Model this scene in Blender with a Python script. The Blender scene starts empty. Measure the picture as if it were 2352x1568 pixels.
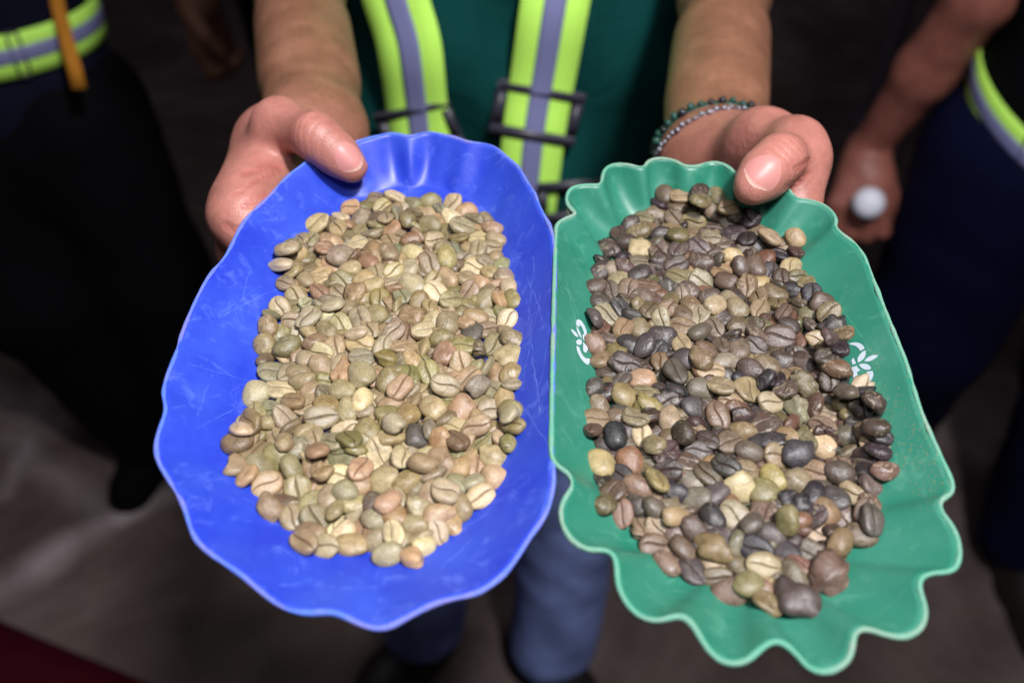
import bpy, bmesh, math, random
import numpy as np
from mathutils import Vector, Matrix, Quaternion
from mathutils.bvhtree import BVHTree

scene = bpy.context.scene
COL = scene.collection

# ------------------------------------------------------------------ camera
CAM_H = 1.30
PITCH = math.radians(40.0)
LENS, SENSOR = 32.0, 36.0
cam_data = bpy.data.cameras.new("camera")
cam_data.lens, cam_data.sensor_width = LENS, SENSOR
cam_data.clip_start, cam_data.clip_end = 0.01, 60.0
cam_data.dof.use_dof = True
cam_data.dof.focus_distance = 0.308
cam_data.dof.aperture_fstop = 7.2
cam = bpy.data.objects.new("camera", cam_data)
COL.objects.link(cam)
cam.location = (0, 0, CAM_H)
cam.rotation_euler = (math.radians(90) - PITCH, 0, 0)
scene.camera = cam

# measuring helper: a spot of the photograph (in a 2352 px wide copy) as a ray from the camera
K = 2560.0 / 2352.0 / (LENS / SENSOR * 2560.0)
FWD = np.array([0, math.cos(PITCH), -math.sin(PITCH)])
UPV = np.array([0, math.sin(PITCH), math.cos(PITCH)])
EYE = np.array([0, 0, CAM_H])
def ray(u, v):
    return FWD + np.array([1.0, 0, 0]) * (u - 1176) * K - UPV * (v - 784) * K
def at(u, v, depth):                      # point at a given distance along the view axis
    return EYE + ray(u, v) * depth
def on_plane(u, v, o, n):
    d = ray(u, v)
    return EYE + d * (np.dot(o - EYE, n) / np.dot(d, n))

# ------------------------------------------------------------------ light
world = bpy.data.worlds.new("World")
scene.world = world
world.use_nodes = True
bg = world.node_tree.nodes["Background"]
bg.inputs[0].default_value = (0.62, 0.56, 0.74, 1)
bg.inputs[1].default_value = 0.028

def area_light(name, loc, target, size, power, color):
    ld = bpy.data.lights.new(name, 'AREA')
    ld.shape = 'RECTANGLE'; ld.size, ld.size_y = size
    ld.energy = power; ld.color = color
    lo = bpy.data.objects.new(name, ld)
    COL.objects.link(lo)
    lo.location = loc
    d = Vector(target) - Vector(loc)
    lo.rotation_euler = d.to_track_quat('-Z', 'Y').to_euler()
    return lo
area_light("work_lamp", (0.26, -0.10, 1.98), (0.02, 0.36, 1.1), (0.11, 0.11), 18.0, (1.0, 0.975, 0.99))
area_light("camera_lamp", (0.02, -0.04, 1.52), (0, 0.4, 1.05), (0.16, 0.10), 1.1, (0.92, 0.93, 1.0))
area_light("background_fill", (-0.95, 0.95, 2.5), (-0.7, 1.4, 0.6), (0.4, 0.4), 4.5, (1.0, 0.95, 0.97))  # added fill, no visible source: lifts the people and floor at back left

scene.view_settings.view_transform = 'Standard'
scene.view_settings.look = 'None'
scene.view_settings.exposure = 0.05
scene.view_settings.gamma = 1.0
scene.cycles.use_denoising = True
scene.cycles.max_bounces = 6

# ------------------------------------------------------------------ small helpers
def smooth_closed(P, sig):                # gaussian smoothing of a closed polyline
    n = len(P); k = np.arange(-int(4 * sig) - 1, int(4 * sig) + 2)
    w = np.exp(-0.5 * (k / sig) ** 2); w /= w.sum()
    out = np.zeros_like(P)
    for a, b in zip(k, w):
        out += b * np.roll(P, -a, axis=0)
    return out
def catmull_closed(P, per=8):
    P = np.asarray(P, float); out = []
    t = np.linspace(0, 1, per, endpoint=False)[:, None]
    n = len(P)
    for i in range(n):
        p0, p1, p2, p3 = P[i - 1], P[i], P[(i + 1) % n], P[(i + 2) % n]
        out.append(0.5 * (2 * p1 + (p2 - p0) * t + (2 * p0 - 5 * p1 + 4 * p2 - p3) * t ** 2 + (3 * p1 - p0 - 3 * p2 + p3) * t ** 3))
    return np.concatenate(out)
def resample_closed(P, n):
    Q = np.vstack([P, P[:1]]); s = np.r_[0, np.cumsum(np.linalg.norm(np.diff(Q, axis=0), axis=1))]
    t = np.linspace(0, s[-1], n, endpoint=False)
    return np.stack([np.interp(t, s, Q[:, k]) for k in range(P.shape[1])], 1)

def mesh_obj(name, V, F, mat=None, parent=None, smooth=True, attrs=None):
    me = bpy.data.meshes.new(name)
    me.from_pydata([tuple(map(float, v)) for v in V], [], [tuple(int(i) for i in f) for f in F])
    if smooth:
        me.polygons.foreach_set("use_smooth", [True] * len(me.polygons))
    for k, a in (attrs or {}).items():
        a = np.asarray(a, np.float32)
        if a.ndim == 2:
            at_ = me.attributes.new(k, 'FLOAT_COLOR', 'POINT')
            at_.data.foreach_set("color", np.c_[a, np.ones(len(a), np.float32)].ravel())
        else:
            at_ = me.attributes.new(k, 'FLOAT', 'POINT'); at_.data.foreach_set("value", a)
    me.update()
    o = bpy.data.objects.new(name, me)
    COL.objects.link(o)
    if mat: me.materials.append(mat)
    if parent: o.parent = parent
    return o
def empty(name, loc=(0, 0, 0)):
    o = bpy.data.objects.new(name, None); COL.objects.link(o); o.location = loc
    o.empty_display_size = 0.02
    return o
def tag(o, label, cat, group=None, kind=None):
    o["label"] = label; o["category"] = cat
    if group: o["group"] = group
    if kind: o["kind"] = kind
    return o
def child(o, parent):                     # parent while keeping world-space vertices in place
    o.parent = parent; o.matrix_parent_inverse = Matrix.Translation(parent.location).inverted() if parent.rotation_euler.to_matrix().is_identity else parent.matrix_basis.inverted()
    return o
def grid_faces(nu, nv, closed_u=False):
    F = []
    for j in range(nv - 1):
        for i in range(nu if closed_u else nu - 1):
            a = j * nu + i; b = j * nu + (i + 1) % nu
            F.append((a, b, b + nu, a + nu))
    return F

# ------------------------------------------------------------------ tray measurements
BLUE_RIM = [(520,585),(560,510),(610,455),(650,412),(700,375),(730,352),(770,336),(815,324),(880,312),(960,307),(1020,311),(1060,318),(1110,330),(1150,352),(1190,388),(1215,420),(1230,440),(1237,465),(1247,490),(1262,520),(1271,560),(1273,620),(1271,700),(1269,800),(1267,900),(1264,1000),(1267,1050),(1270,1085),(1266,1130),(1250,1180),(1215,1230),(1180,1285),(1150,1320),(1100,1355),(1040,1370),(990,1385),(950,1405),(900,1432),(870,1440),(830,1430),(790,1410),(755,1400),(700,1403),(650,1390),(600,1355),(560,1320),(520,1292),(480,1265),(450,1235),(435,1200),(425,1165),(405,1125),(380,1085),(362,1050),(360,1010),(372,970),(382,938),(376,900),(385,860),(405,810),(420,760),(445,700),(470,650),(490,620)]
GREEN_RIM = [(1279,540),(1281,515),(1300,501),(1325,490),(1309,472),(1304,453),(1315,432),(1345,425),(1380,423),(1387,402),(1396,385),(1420,377),(1455,381),(1480,384),(1492,370),(1515,364),(1545,368),(1570,380),(1600,382),(1630,373),(1660,377),(1682,392),(1705,408),(1735,404),(1765,402),(1790,412),(1808,432),(1830,455),(1860,459),(1890,469),(1912,487),(1919,505),(1917,518),(1935,537),(1960,555),(1980,580),(1992,605),(2003,635),(2020,680),(2040,730),(2060,780),(2080,830),(2095,880),(2110,930),(2130,980),(2155,1035),(2180,1090),(2189,1118),(2180,1133),(2161,1141),(2157,1160),(2170,1185),(2190,1212),(2203,1250),(2200,1290),(2185,1307),(2150,1309),(2120,1318),(2109,1337),(2115,1365),(2126,1400),(2118,1435),(2090,1455),(2060,1458),(2020,1447),(1985,1437),(1962,1450),(1955,1485),(1945,1515),(1920,1532),(1890,1540),(1860,1530),(1835,1500),(1800,1470),(1770,1469),(1740,1490),(1710,1515),(1680,1520),(1650,1510),(1620,1475),(1600,1440),(1578,1414),(1555,1408),(1530,1415),(1505,1420),(1470,1410),(1440,1380),(1422,1340),(1420,1300),(1412,1270),(1390,1256),(1360,1258),(1325,1245),(1300,1215),(1290,1180),(1296,1150),(1315,1122),(1318,1100),(1305,1080),(1281,1065),(1269,1045),(1269,1000),(1270,900),(1272,800),(1274,700),(1276,620)]
BLUE_HEAP = [(880,430),(960,440),(1010,455),(1085,465),(1140,510),(1150,560),(1165,600),(1180,680),(1190,740),(1195,830),(1190,900),(1183,950),(1190,1010),(1160,1060),(1140,1110),(1110,1165),(1050,1220),(1000,1255),(940,1300),(890,1305),(840,1270),(780,1280),(710,1280),(685,1240),(640,1215),(605,1180),(560,1115),(515,1070),(535,1020),(555,950),(565,910),(598,850),(590,790),(615,720),(650,660),(640,600),(650,570),(700,520),(760,490),(790,455),(830,450)]
GREEN_HEAP = [(1520,430),(1560,418),(1600,425),(1665,440),(1700,475),(1760,510),(1830,540),(1840,600),(1880,640),(1920,700),(1940,760),(1970,800),(2005,900),(2025,950),(2035,1060),(2045,1095),(2020,1150),(2025,1230),(1990,1255),(1935,1260),(1945,1330),(1880,1385),(1865,1430),(1800,1425),(1700,1395),(1640,1350),(1560,1320),(1480,1260),(1450,1210),(1385,1190),(1370,1130),(1360,1060),(1340,980),(1350,900),(1350,830),(1350,770),(1360,700),(1365,620),(1390,550),(1440,500),(1500,465)]

class Tray:
    """Measures a tray: frame, rim curve, floor curve and wall, all in local metres."""
    def __init__(s, mid, depth, tilt, roll, rim_px, h, inset, ruffle_pow, flute=0.0):
        s.o = at(mid[0], mid[1], depth)
        R = Matrix.Rotation(math.radians(tilt), 3, 'X') @ Matrix.Rotation(math.radians(roll), 3, 'Y')
        s.R = np.array(R)
        s.M = Matrix.Translation(Vector(s.o)) @ R.to_4x4()
        s.n = s.R[:, 2]; s.h = h
        px = catmull_closed(rim_px, 6)
        rim = np.array([s.local(on_plane(u, v, s.o + s.n * h, s.n)) for u, v in px])
        rim = resample_closed(rim, 360)[:, :2]
        if np.sum(rim[:, 0] * np.roll(rim[:, 1], -1) - np.roll(rim[:, 0], -1) * rim[:, 1]) < 0: rim = rim[::-1].copy()
        s.rim = smooth_closed(rim, 0.8)
        sm = smooth_closed(rim, 14)
        sm = sm + (sm - sm.mean(0)) * 0.03
        s.base = sm
        c = sm.mean(0); ex = np.abs(sm - c).max(0)
        fl = []
        for p in sm:                     # inset differs per side
            d = (p - c) / ex
            wx = inset[0] if d[0] < 0 else inset[1]
            wy = inset[2] if d[1] > 0 else inset[3]
            a = d[0] ** 4 / (d[0] ** 4 + d[1] ** 4 + 1e-9)
            fl.append(a * wx + (1 - a) * wy)
        fl = np.array(fl); fl = smooth_closed(fl[:, None], 8)[:, 0]
        t = np.roll(sm, -1, 0) - np.roll(sm, 1, 0); t /= np.linalg.norm(t, axis=1)[:, None]
        nin = np.stack([-t[:, 1], t[:, 0]], 1)
        s.floor = smooth_closed(sm + nin * fl[:, None], 6)
        s.rp = ruffle_pow; s.rf = 1.0 if ruffle_pow < 0.8 else 0.0
        al = np.linspace(0, 2 * math.pi, 360, endpoint=False)
        far = np.clip((sm[:, 1] - c[1]) / ex[1] - 0.35, 0, 1) / 0.65
        s.far = far[:, None]
        s.flute = (nin * (flute * far * (np.sin(sm[:, 0] * 260 + 0.6 + 0.8 * np.sin(sm[:, 0] * 70)) + 0.4 * np.sin(sm[:, 0] * 510)))[:, None])
    def local(s, p): return (np.asarray(p) - s.o) @ s.R
    def world(s, q): return np.asarray(q) @ s.R.T + s.o
    def wall(s, k):                      # ring of points at fraction k of the wall
        f = s.floor + (s.base - s.floor) * k + (s.rim - s.base) * k ** s.rp * (1 + 3.0 * s.far * s.rf * k * (1 - k)) + s.flute * (4 * k * (1 - k) * 0.6 + 0.5 * k)
        z = s.h * (0.30 * k + 0.70 * k ** 1.3)
        return np.c_[f, np.full(len(f), z)]
    def mesh(s, nw=14, nf=7):
        rings = [np.c_[s.floor.mean(0) + (s.floor - s.floor.mean(0)) * (i + 1) / (nf + 1), np.zeros(len(s.floor))] for i in range(nf)]
        rings += [s.wall(k) for k in np.linspace(0, 1, nw)]
        V = np.concatenate([np.r_[s.floor.mean(0), 0][None]] + rings)
        n = len(s.floor)
        F = [(0, 1 + i, 1 + (i + 1) % n) for i in range(n)]
        for j in range(len(rings) - 1):
            for i in range(n):
                a = 1 + j * n + i; b = 1 + j * n + (i + 1) % n
                F.append((a, a + n, b + n, b))
        return V, F
TB = Tray((862, 870), 0.300, 5.0, 0.0, BLUE_RIM, 0.017, (0.026, 0.018, 0.012, 0.030), 0.9, 0.0022)
TG = Tray((1690, 900), 0.297, 5.0, 0.0, GREEN_RIM, 0.018, (0.017, 0.022, 0.012, 0.028), 0.55)

# ------------------------------------------------------------------ materials
def srgb(r, g, b):
    f = lambda c: (c / 255 / 12.92) if c / 255 <= 0.04045 else ((c / 255 + 0.055) / 1.055) ** 2.4
    return (f(r), f(g), f(b), 1.0)
class NT:
    """tiny node helper"""
    def __init__(s, name):
        s.m = bpy.data.materials.new(name); s.m.use_nodes = True
        s.t = s.m.node_tree; s.b = s.t.nodes["Principled BSDF"]
    def n(s, typ, ins=None, **props):
        nd = s.t.nodes.new(typ)
        for k, v in props.items(): setattr(nd, k, v)
        for k, v in (ins or {}).items():
            if isinstance(v, bpy.types.NodeSocket): s.t.links.new(v, nd.inputs[k])
            else: nd.inputs[k].default_value = v
        return nd
    def set(s, **kw):
        for k, v in kw.items():
            k = k.replace('_', ' ')
            if isinstance(v, bpy.types.NodeSocket): s.t.links.new(v, s.b.inputs[k])
            else: s.b.inputs[k].default_value = v
        return s
    def mix(s, fac, a, b, blend='MIX'):
        nd = s.t.nodes.new('ShaderNodeMix'); nd.data_type = 'RGBA'; nd.blend_type = blend
        for i, v in ((0, fac), (6, a), (7, b)):
            if isinstance(v, bpy.types.NodeSocket): s.t.links.new(v, nd.inputs[i])
            else: nd.inputs[i].default_value = v
        return nd.outputs[2]
    def math(s, op, a, b=0.0, clamp=False):
        nd = s.t.nodes.new('ShaderNodeMath'); nd.operation = op; nd.use_clamp = clamp
        for i, v in enumerate((a, b)):
            if isinstance(v, bpy.types.NodeSocket): s.t.links.new(v, nd.inputs[i])
            else: nd.inputs[i].default_value = v
        return nd.outputs[0]
    def ramp(s, fac, stops):
        nd = s.t.nodes.new('ShaderNodeValToRGB'); e = nd.color_ramp.elements
        while len(e) < len(stops): e.new(0.5)
        for el, (p, c) in zip(e, stops):
            el.position = p; el.color = c if len(c) == 4 else (*c, 1)
        s.t.links.new(fac, nd.inputs[0]); return nd.outputs[0]
    def obj(s, scale=1.0):
        tc = s.n('ShaderNodeTexCoord')
        if scale == 1.0: return tc.outputs['Object']
        v = scale if isinstance(scale, tuple) else (scale,) * 3
        return s.n('ShaderNodeMapping', {'Vector': tc.outputs['Object'], 'Scale': v}).outputs[0]
    def noise(s, vec, scale, detail=3.0, rough=0.55, dist=0.0):
        return s.n('ShaderNodeTexNoise', {'Vector': vec, 'Scale': scale, 'Detail': detail, 'Roughness': rough, 'Distortion': dist}).outputs[0]
    def bump(s, h, strength=0.3, dist=0.001, normal=None):
        ins = {'Height': h, 'Strength': strength, 'Distance': dist}
        if normal is not None: ins['Normal'] = normal
        return s.n('ShaderNodeBump', ins).outputs[0]
W = lambda x: (x, x, x, 1)

def bean_material():
    m = NT("coffee_bean")
    col = m.n('ShaderNodeAttribute', attribute_name='tint').outputs['Color']
    cr = m.n('ShaderNodeAttribute', attribute_name='crease').outputs['Fac']
    seed = m.n('ShaderNodeAttribute', attribute_name='seed').outputs['Fac']
    mot = m.n('ShaderNodeAttribute', attribute_name='mottle').outputs['Fac']
    tc = m.n('ShaderNodeTexCoord').outputs['Object']
    off = m.n('ShaderNodeCombineXYZ', {'X': m.math('MULTIPLY', seed, 7.31), 'Y': m.math('MULTIPLY', seed, 3.7), 'Z': seed}).outputs[0]
    p = m.n('ShaderNodeVectorMath', {0: tc, 1: off}, operation='ADD').outputs[0]
    n1 = m.noise(p, 260.0, 3.0, 0.6, 0.4)        # blotches, 4 mm
    n2 = m.noise(p, 1500.0, 3.0, 0.65)           # fine grain
    n3 = m.noise(p, 420.0, 2.0, 0.5, 1.2)
    bl = m.ramp(n1, [(0.28, W(0.68)), (0.5, W(1.0)), (0.72, W(1.22))])
    c = m.mix(1.0, col, bl, 'MULTIPLY')
    c = m.mix(1.0, c, m.ramp(n2, [(0.3, W(0.84)), (0.7, W(1.13))]), 'MULTIPLY')
    # pale dry silverskin and brown stain patches
    sk = m.math('MULTIPLY', m.ramp(n3, [(0.56, W(0)), (0.66, W(1))]), mot, True)
    c = m.mix(m.math('MULTIPLY', sk, 0.42), c, m.mix(0.55, col, srgb(224, 208, 176)))
    st = m.math('MULTIPLY', m.ramp(n3, [(0.33, W(1)), (0.41, W(0))]), mot, True)
    c = m.mix(m.math('MULTIPLY', st, 0.55), c, m.mix(0.5, col, srgb(112, 62, 40)))
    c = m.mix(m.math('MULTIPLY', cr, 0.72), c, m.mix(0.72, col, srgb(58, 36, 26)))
    rough = m.ramp(n1, [(0.3, W(0.30)), (0.7, W(0.56))])
    m.set(Base_Color=c, Roughness=rough, Specular_IOR_Level=0.5,
          Normal=m.bump(m.math('ADD', n2, m.math('MULTIPLY', n3, 1.5)), 0.5, 0.0003))
    return m.m

def tray_material(name, base, pale, worn, scratch, dust, scratches):
    m = NT(name)
    p = m.obj()
    n1 = m.noise(p, 38.0, 4.0, 0.6)
    c = m.mix(m.ramp(n1, [(0.35, W(0)), (0.75, W(0.6))]), base, pale)
    # hair-line scratches: thin measured segments in tray coordinates (mm), slightly wandering
    wob = m.n('ShaderNodeVectorMath', {0: m.n('ShaderNodeTexNoise', {'Vector': p, 'Scale': 60.0, 'Detail': 2.0}).outputs['Color'], 'Scale': 0.0045}, operation='SCALE').outputs[0]
    pw = m.n('ShaderNodeVectorMath', {0: p, 1: wob}, operation='ADD').outputs[0]
    xyz = m.n('ShaderNodeSeparateXYZ', {0: pw}).outputs
    sc = None
    for (x0, y0, x1, y1, wd, st) in scratches:
        x0, y0, x1, y1 = (q / 1000.0 for q in (x0, y0, x1, y1)); ln = math.hypot(x1 - x0, y1 - y0); cx, sx = (x1 - x0) / ln, (y1 - y0) / ln
        ax = m.math('SUBTRACT', xyz[0], x0 + 0.00225); ay = m.math('SUBTRACT', xyz[1], y0 + 0.00225)
        al = m.math('ADD', m.math('MULTIPLY', ax, cx), m.math('MULTIPLY', ay, sx)); ac = m.math('ABSOLUTE', m.math('SUBTRACT', m.math('MULTIPLY', ay, cx), m.math('MULTIPLY', ax, sx)))
        on = m.math('MULTIPLY', m.math('LESS_THAN', ac, wd / 2000.0), m.math('MULTIPLY', m.math('GREATER_THAN', al, 0.0), m.math('LESS_THAN', al, ln)))
        on = m.math('MULTIPLY', on, st); sc = on if sc is None else m.math('MAXIMUM', sc, on)
    sc = m.math('MULTIPLY', sc, m.ramp(m.noise(p, 420.0, 2.0), [(0.35, W(0.15)), (0.6, W(1))]))
    c = m.mix(m.math('MULTIPLY', sc, scratch), c, worn)
    # scuffs
    sf = m.ramp(m.noise(p, 120.0, 5.0, 0.7, 0.8), [(0.54, W(0)), (0.78, W(0.34))])
    c = m.mix(sf, c, worn)
    if dust:
        sp = m.noise(p, 1500.0, 2.0, 0.5)
        sp2 = m.noise(p, 26.0, 2.0, 0.5)
        tcx = m.n('ShaderNodeSeparateXYZ', {0: p}).outputs
        reg = m.math('MULTIPLY', m.ramp(sp2, [(0.54, W(0)), (0.64, W(1))]), m.ramp(m.math('MULTIPLY', tcx[0], 20.0), [(0.5, W(0.05)), (0.8, W(1))]))
        d = m.math('MULTIPLY', m.ramp(sp, [(0.63, W(0)), (0.66, W(1))]), reg)
        c = m.mix(m.math('MULTIPLY', d, 0.55), c, srgb(150, 124, 80))
    rough = m.ramp(n1, [(0.3, W(0.36)), (0.7, W(0.54))])
    m.set(Base_Color=c, Roughness=rough, Specular_IOR_Level=0.5, Normal=m.bump(m.noise(p, 240.0, 4.0), 0.06, 0.0006))
    return m.m
def worn_edge(name, a, b, c):
    m = NT(name); p = m.obj()
    n = m.noise(p, 900.0, 4.0, 0.7); n2 = m.noise(p, 60.0, 3.0)
    col = m.mix(m.ramp(n2, [(0.4, W(0)), (0.65, W(1))]), m.mix(n, a, b), m.mix(n, a, c))
    m.set(Base_Color=col, Roughness=0.75, Normal=m.bump(n, 0.8, 0.0006)); return m.m
def plain(name, col, rough=0.6, noise=None, spec=0.4, bump=None, sheen=0.0):
    m = NT(name); p = m.obj()
    c = col
    if noise:
        c = m.mix(1.0, col, m.ramp(m.noise(p, noise[0], 4.0), [(0.3, W(1 - noise[1])), (0.7, W(1 + noise[1]))]), 'MULTIPLY')
    m.set(Base_Color=c, Roughness=rough, Specular_IOR_Level=spec)
    if sheen: m.set(Sheen_Weight=sheen)
    if bump: m.set(Normal=m.bump(m.noise(p, bump[0], 4.0), bump[1], bump[2]))
    return m.m
MAT = {}
_r = random.Random(7)
SCR_B = [(53, 52, 50, 20, .28, 1), (50, 44, 56, 12, .25, .9), (55, 30, 49, -8, .25, .8), (52, 8, 54, -26, .3, .9), (57, 4, 51, -30, .22, .7), (50, -20, 55, -44, .25, .7),
         (-34, 62, -22, 74, .3, .8), (-52, 18, -38, 42, .25, .6), (-57, -6, -34, -2, .25, .5), (-50, -30, -41, -14, .22, .6), (20, -66, 38, -55, .35, .9), (26, -74, 34, -64, .3, .6), (-40, 50, -30, 56, .22, .7), (24, 84, 34, 78, .3, .7), (-8, -86, 10, -80, .3, .4)]
SCR_B += [(x, y, x + l * math.cos(a), y + l * math.sin(a), .2, .45) for x, y, l, a in [(_r.choice([-1, 1]) * _r.uniform(38, 56), _r.uniform(-60, 80), _r.uniform(6, 22), _r.uniform(0.6, 2.4)) for _ in range(16)]]
SCR_G = [(-55, 44, -48, 10, .25, .9), (-54, 40, -46, 16, .22, .8), (-55, 20, -50, -12, .25, .5), (40, 30, 44, 2, .25, .5), (-20, -88, 0, -84, .3, .5), (12, -90, 26, -80, .3, .4)]
SCR_G += [(x, y, x + l * math.cos(a), y + l * math.sin(a), .22, .4) for x, y, l, a in [(_r.choice([-52, 36]) + _r.uniform(-4, 6), _r.uniform(-60, 70), _r.uniform(6, 18), _r.uniform(0.6, 2.4)) for _ in range(10)]]
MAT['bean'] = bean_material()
MAT['blue'] = tray_material("blue_plastic", (0.014, 0.036, 0.43, 1), (0.040, 0.105, 0.56, 1), (0.20, 0.32, 0.85, 1), 0.45, False, SCR_B)
MAT['green'] = tray_material("green_plastic", (0.015, 0.165, 0.104, 1), (0.048, 0.215, 0.155, 1), (0.16, 0.42, 0.30, 1), 0.45, True, SCR_G)
MAT['blue_edge'] = worn_edge("worn_blue_edge", (0.03, 0.08, 0.60, 1), (0.12, 0.24, 0.72, 1), (0.30, 0.26, 0.42, 1))
MAT['green_edge'] = worn_edge("worn_green_edge", (0.05, 0.26, 0.17, 1), (0.16, 0.40, 0.29, 1), (0.34, 0.38, 0.31, 1))
MAT['print'] = plain("white_print", srgb(178, 190, 200), 0.5, (900.0, 0.12))

# ------------------------------------------------------------------ floor (the only setting in view)
def floor_material():
    m = NT("stained_concrete"); p = m.obj()
    n = m.noise(p, 2.2, 6.0, 0.6, 0.6); n2 = m.noise(p, 9.0, 5.0, 0.6); n3 = m.noise(p, 160.0, 3.0)
    c = m.ramp(n, [(0.32, srgb(68, 54, 48)), (0.5, srgb(98, 84, 80)), (0.68, srgb(122, 110, 108))])
    c = m.mix(1.0, c, m.ramp(n2, [(0.3, W(0.7)), (0.7, W(1.2))]), 'MULTIPLY')
    c = m.mix(1.0, c, m.ramp(n3, [(0.3, W(0.85)), (0.7, W(1.12))]), 'MULTIPLY')
    # pale dusty drag marks left on the concrete
    xyz = m.n('ShaderNodeSeparateXYZ', {0: m.n('ShaderNodeVectorMath', {0: p, 1: m.n('ShaderNodeVectorMath', {0: m.n('ShaderNodeTexNoise', {'Vector': p, 'Scale': 5.0, 'Detail': 3.0}).outputs['Color'], 'Scale': 0.10}, operation='SCALE').outputs[0]}, operation='ADD').outputs[0]}).outputs
    for (u0, v0, u1, v1, wd, st) in ((-200, 1440, 120, 1290, .055, .42), (100, 1298, 300, 1180, .05, .45), (290, 1185, 480, 1085, .045, .4), (30, 1010, 240, 1195, .045, .22), (40, 620, 130, 900, .05, .4), (-60, 900, 150, 960, .06, .3), (20, 1120, 60, 1010, .03, .25)):
        a = on_plane(u0, v0, np.zeros(3), np.array((0, 0, 1.0))); b = on_plane(u1, v1, np.zeros(3), np.array((0, 0, 1.0))); ln = math.hypot(b[0] - a[0], b[1] - a[1]); cx, sx = (b[0] - a[0]) / ln, (b[1] - a[1]) / ln
        ax = m.math('SUBTRACT', xyz[0], a[0] + .05); ay = m.math('SUBTRACT', xyz[1], a[1] + .05)
        al = m.math('ADD', m.math('MULTIPLY', ax, cx), m.math('MULTIPLY', ay, sx)); ac = m.math('SUBTRACT', m.math('MULTIPLY', ay, cx), m.math('MULTIPLY', ax, sx))
        over = m.math('MAXIMUM', m.math('MAXIMUM', m.math('MULTIPLY', al, -1.0), m.math('SUBTRACT', al, ln)), 0.0)
        dd = m.math('SQRT', m.math('ADD', m.math('MULTIPLY', ac, ac), m.math('MULTIPLY', over, over)))
        f = m.math('MULTIPLY', m.math('SUBTRACT', 1.0, m.math('DIVIDE', dd, wd), True), st)
        c = m.mix(m.math('MULTIPLY', f, m.ramp(n2, [(0.3, W(0.5)), (0.6, W(1))])), c, srgb(204, 190, 194))
    m.set(Base_Color=c, Roughness=0.7, Normal=m.bump(n3, 0.3, 0.002)); return m.m
MAT['floor'] = floor_material()
def make_floor():
    n = 25; xs = np.linspace(-6, 6, n); ys = np.linspace(-3, 9, n)
    V = [(x, y, 0.0) for y in ys for x in xs]
    o = mesh_obj('floor', V, grid_faces(n, n), MAT['floor']); o["kind"] = "structure"; return o
make_floor()

# ------------------------------------------------------------------ trays
def make_tray(t, name, label, shell_mat, edge_mat):
    root = empty(name); root.matrix_world = t.M
    V, F = t.mesh(16, 8)
    sh = mesh_obj('shell', V, F, shell_mat, root)
    md = sh.modifiers.new('thickness', 'SOLIDIFY'); md.thickness = 0.0013; md.offset = -1.0
    # worn lip that runs round the cut edge
    r = t.wall(1.0); n = len(r)
    T = np.roll(r, -1, 0) - np.roll(r, 1, 0); T /= np.linalg.norm(T, axis=1)[:, None]
    up = t.wall(1.0) - t.wall(0.95); up -= T * (up * T).sum(1)[:, None]; up /= np.linalg.norm(up, axis=1)[:, None]
    B = np.cross(T, up)
    rg = np.random.default_rng(2); wob = smooth_closed(rg.normal(0, 1, (n, 1)), 1.0)[:, 0]
    V = []; m = 8
    for k in range(m):
        a = 2 * math.pi * k / m
        rad = 0.00075 * (1 + 0.22 * wob)
        V.append(r + (up * math.cos(a) * 0.9 + B * math.sin(a)) * rad[:, None] - up * 0.0002 - B * 0.0006 * t.side)
    V = np.stack(V, 1).reshape(-1, 3)
    F = [(i * m + k, i * m + (k + 1) % m, ((i + 1) % n) * m + (k + 1) % m, ((i + 1) % n) * m + k) for i in range(n) for k in range(m)]
    mesh_obj('rim', V, F, edge_mat, root)
    tag(root, label, 'tray')
    return root
TB.side = TG.side = -1
blue_tray = make_tray(TB, 'sample_tray', 'blue plastic sample tray with scratched flared walls holding the pale beans', MAT['blue'], MAT['blue_edge'])
green_tray = make_tray(TG, 'sample_tray', 'green plastic sample tray with deeply scalloped rim holding the dark beans', MAT['green'], MAT['green_edge'])

# printed white emblems on the green tray: outlines measured on the wall, laid 0.12 mm proud of it
def emblem(polys, cx, cy, sx, sy):
    V0, F0 = TG.mesh(30, 4)
    tri = []
    for f in F0: tri += [f] if len(f) == 3 else [(f[0], f[1], f[2]), (f[0], f[2], f[3])]
    bv = BVHTree.FromPolygons([tuple(v) for v in V0], tri)
    V, F = [], []
    eye = Vector(TG.local(EYE))
    for poly in polys:
        q = resample_closed(np.array(poly, float), max(16, len(poly) * 3)); c = q.mean(0)
        base = len(V)
        for p in np.vstack([q, c[None]] if isinstance(poly, tuple) else [q]):
            u, v = (cx + p[0] * sx) / (2560 / 2352), (cy + p[1] * sy) / (2560 / 2352)
            d = Vector(ray(u, v) @ TG.R).normalized()
            h, nrm, _, _ = bv.ray_cast(eye, d)
            if nrm.dot(d) > 0: nrm = -nrm
            V.append(h + nrm * 0.00014)
        F.append(tuple(range(base, base + len(q))))
    o = mesh_obj('emblem', V, F, MAT['print'], green_tray, smooth=False)
    bm = bmesh.new(); bm.from_mesh(o.data); bmesh.ops.triangulate(bm, faces=bm.faces[:]); bm.to_mesh(o.data); bm.free()
    return o
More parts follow.
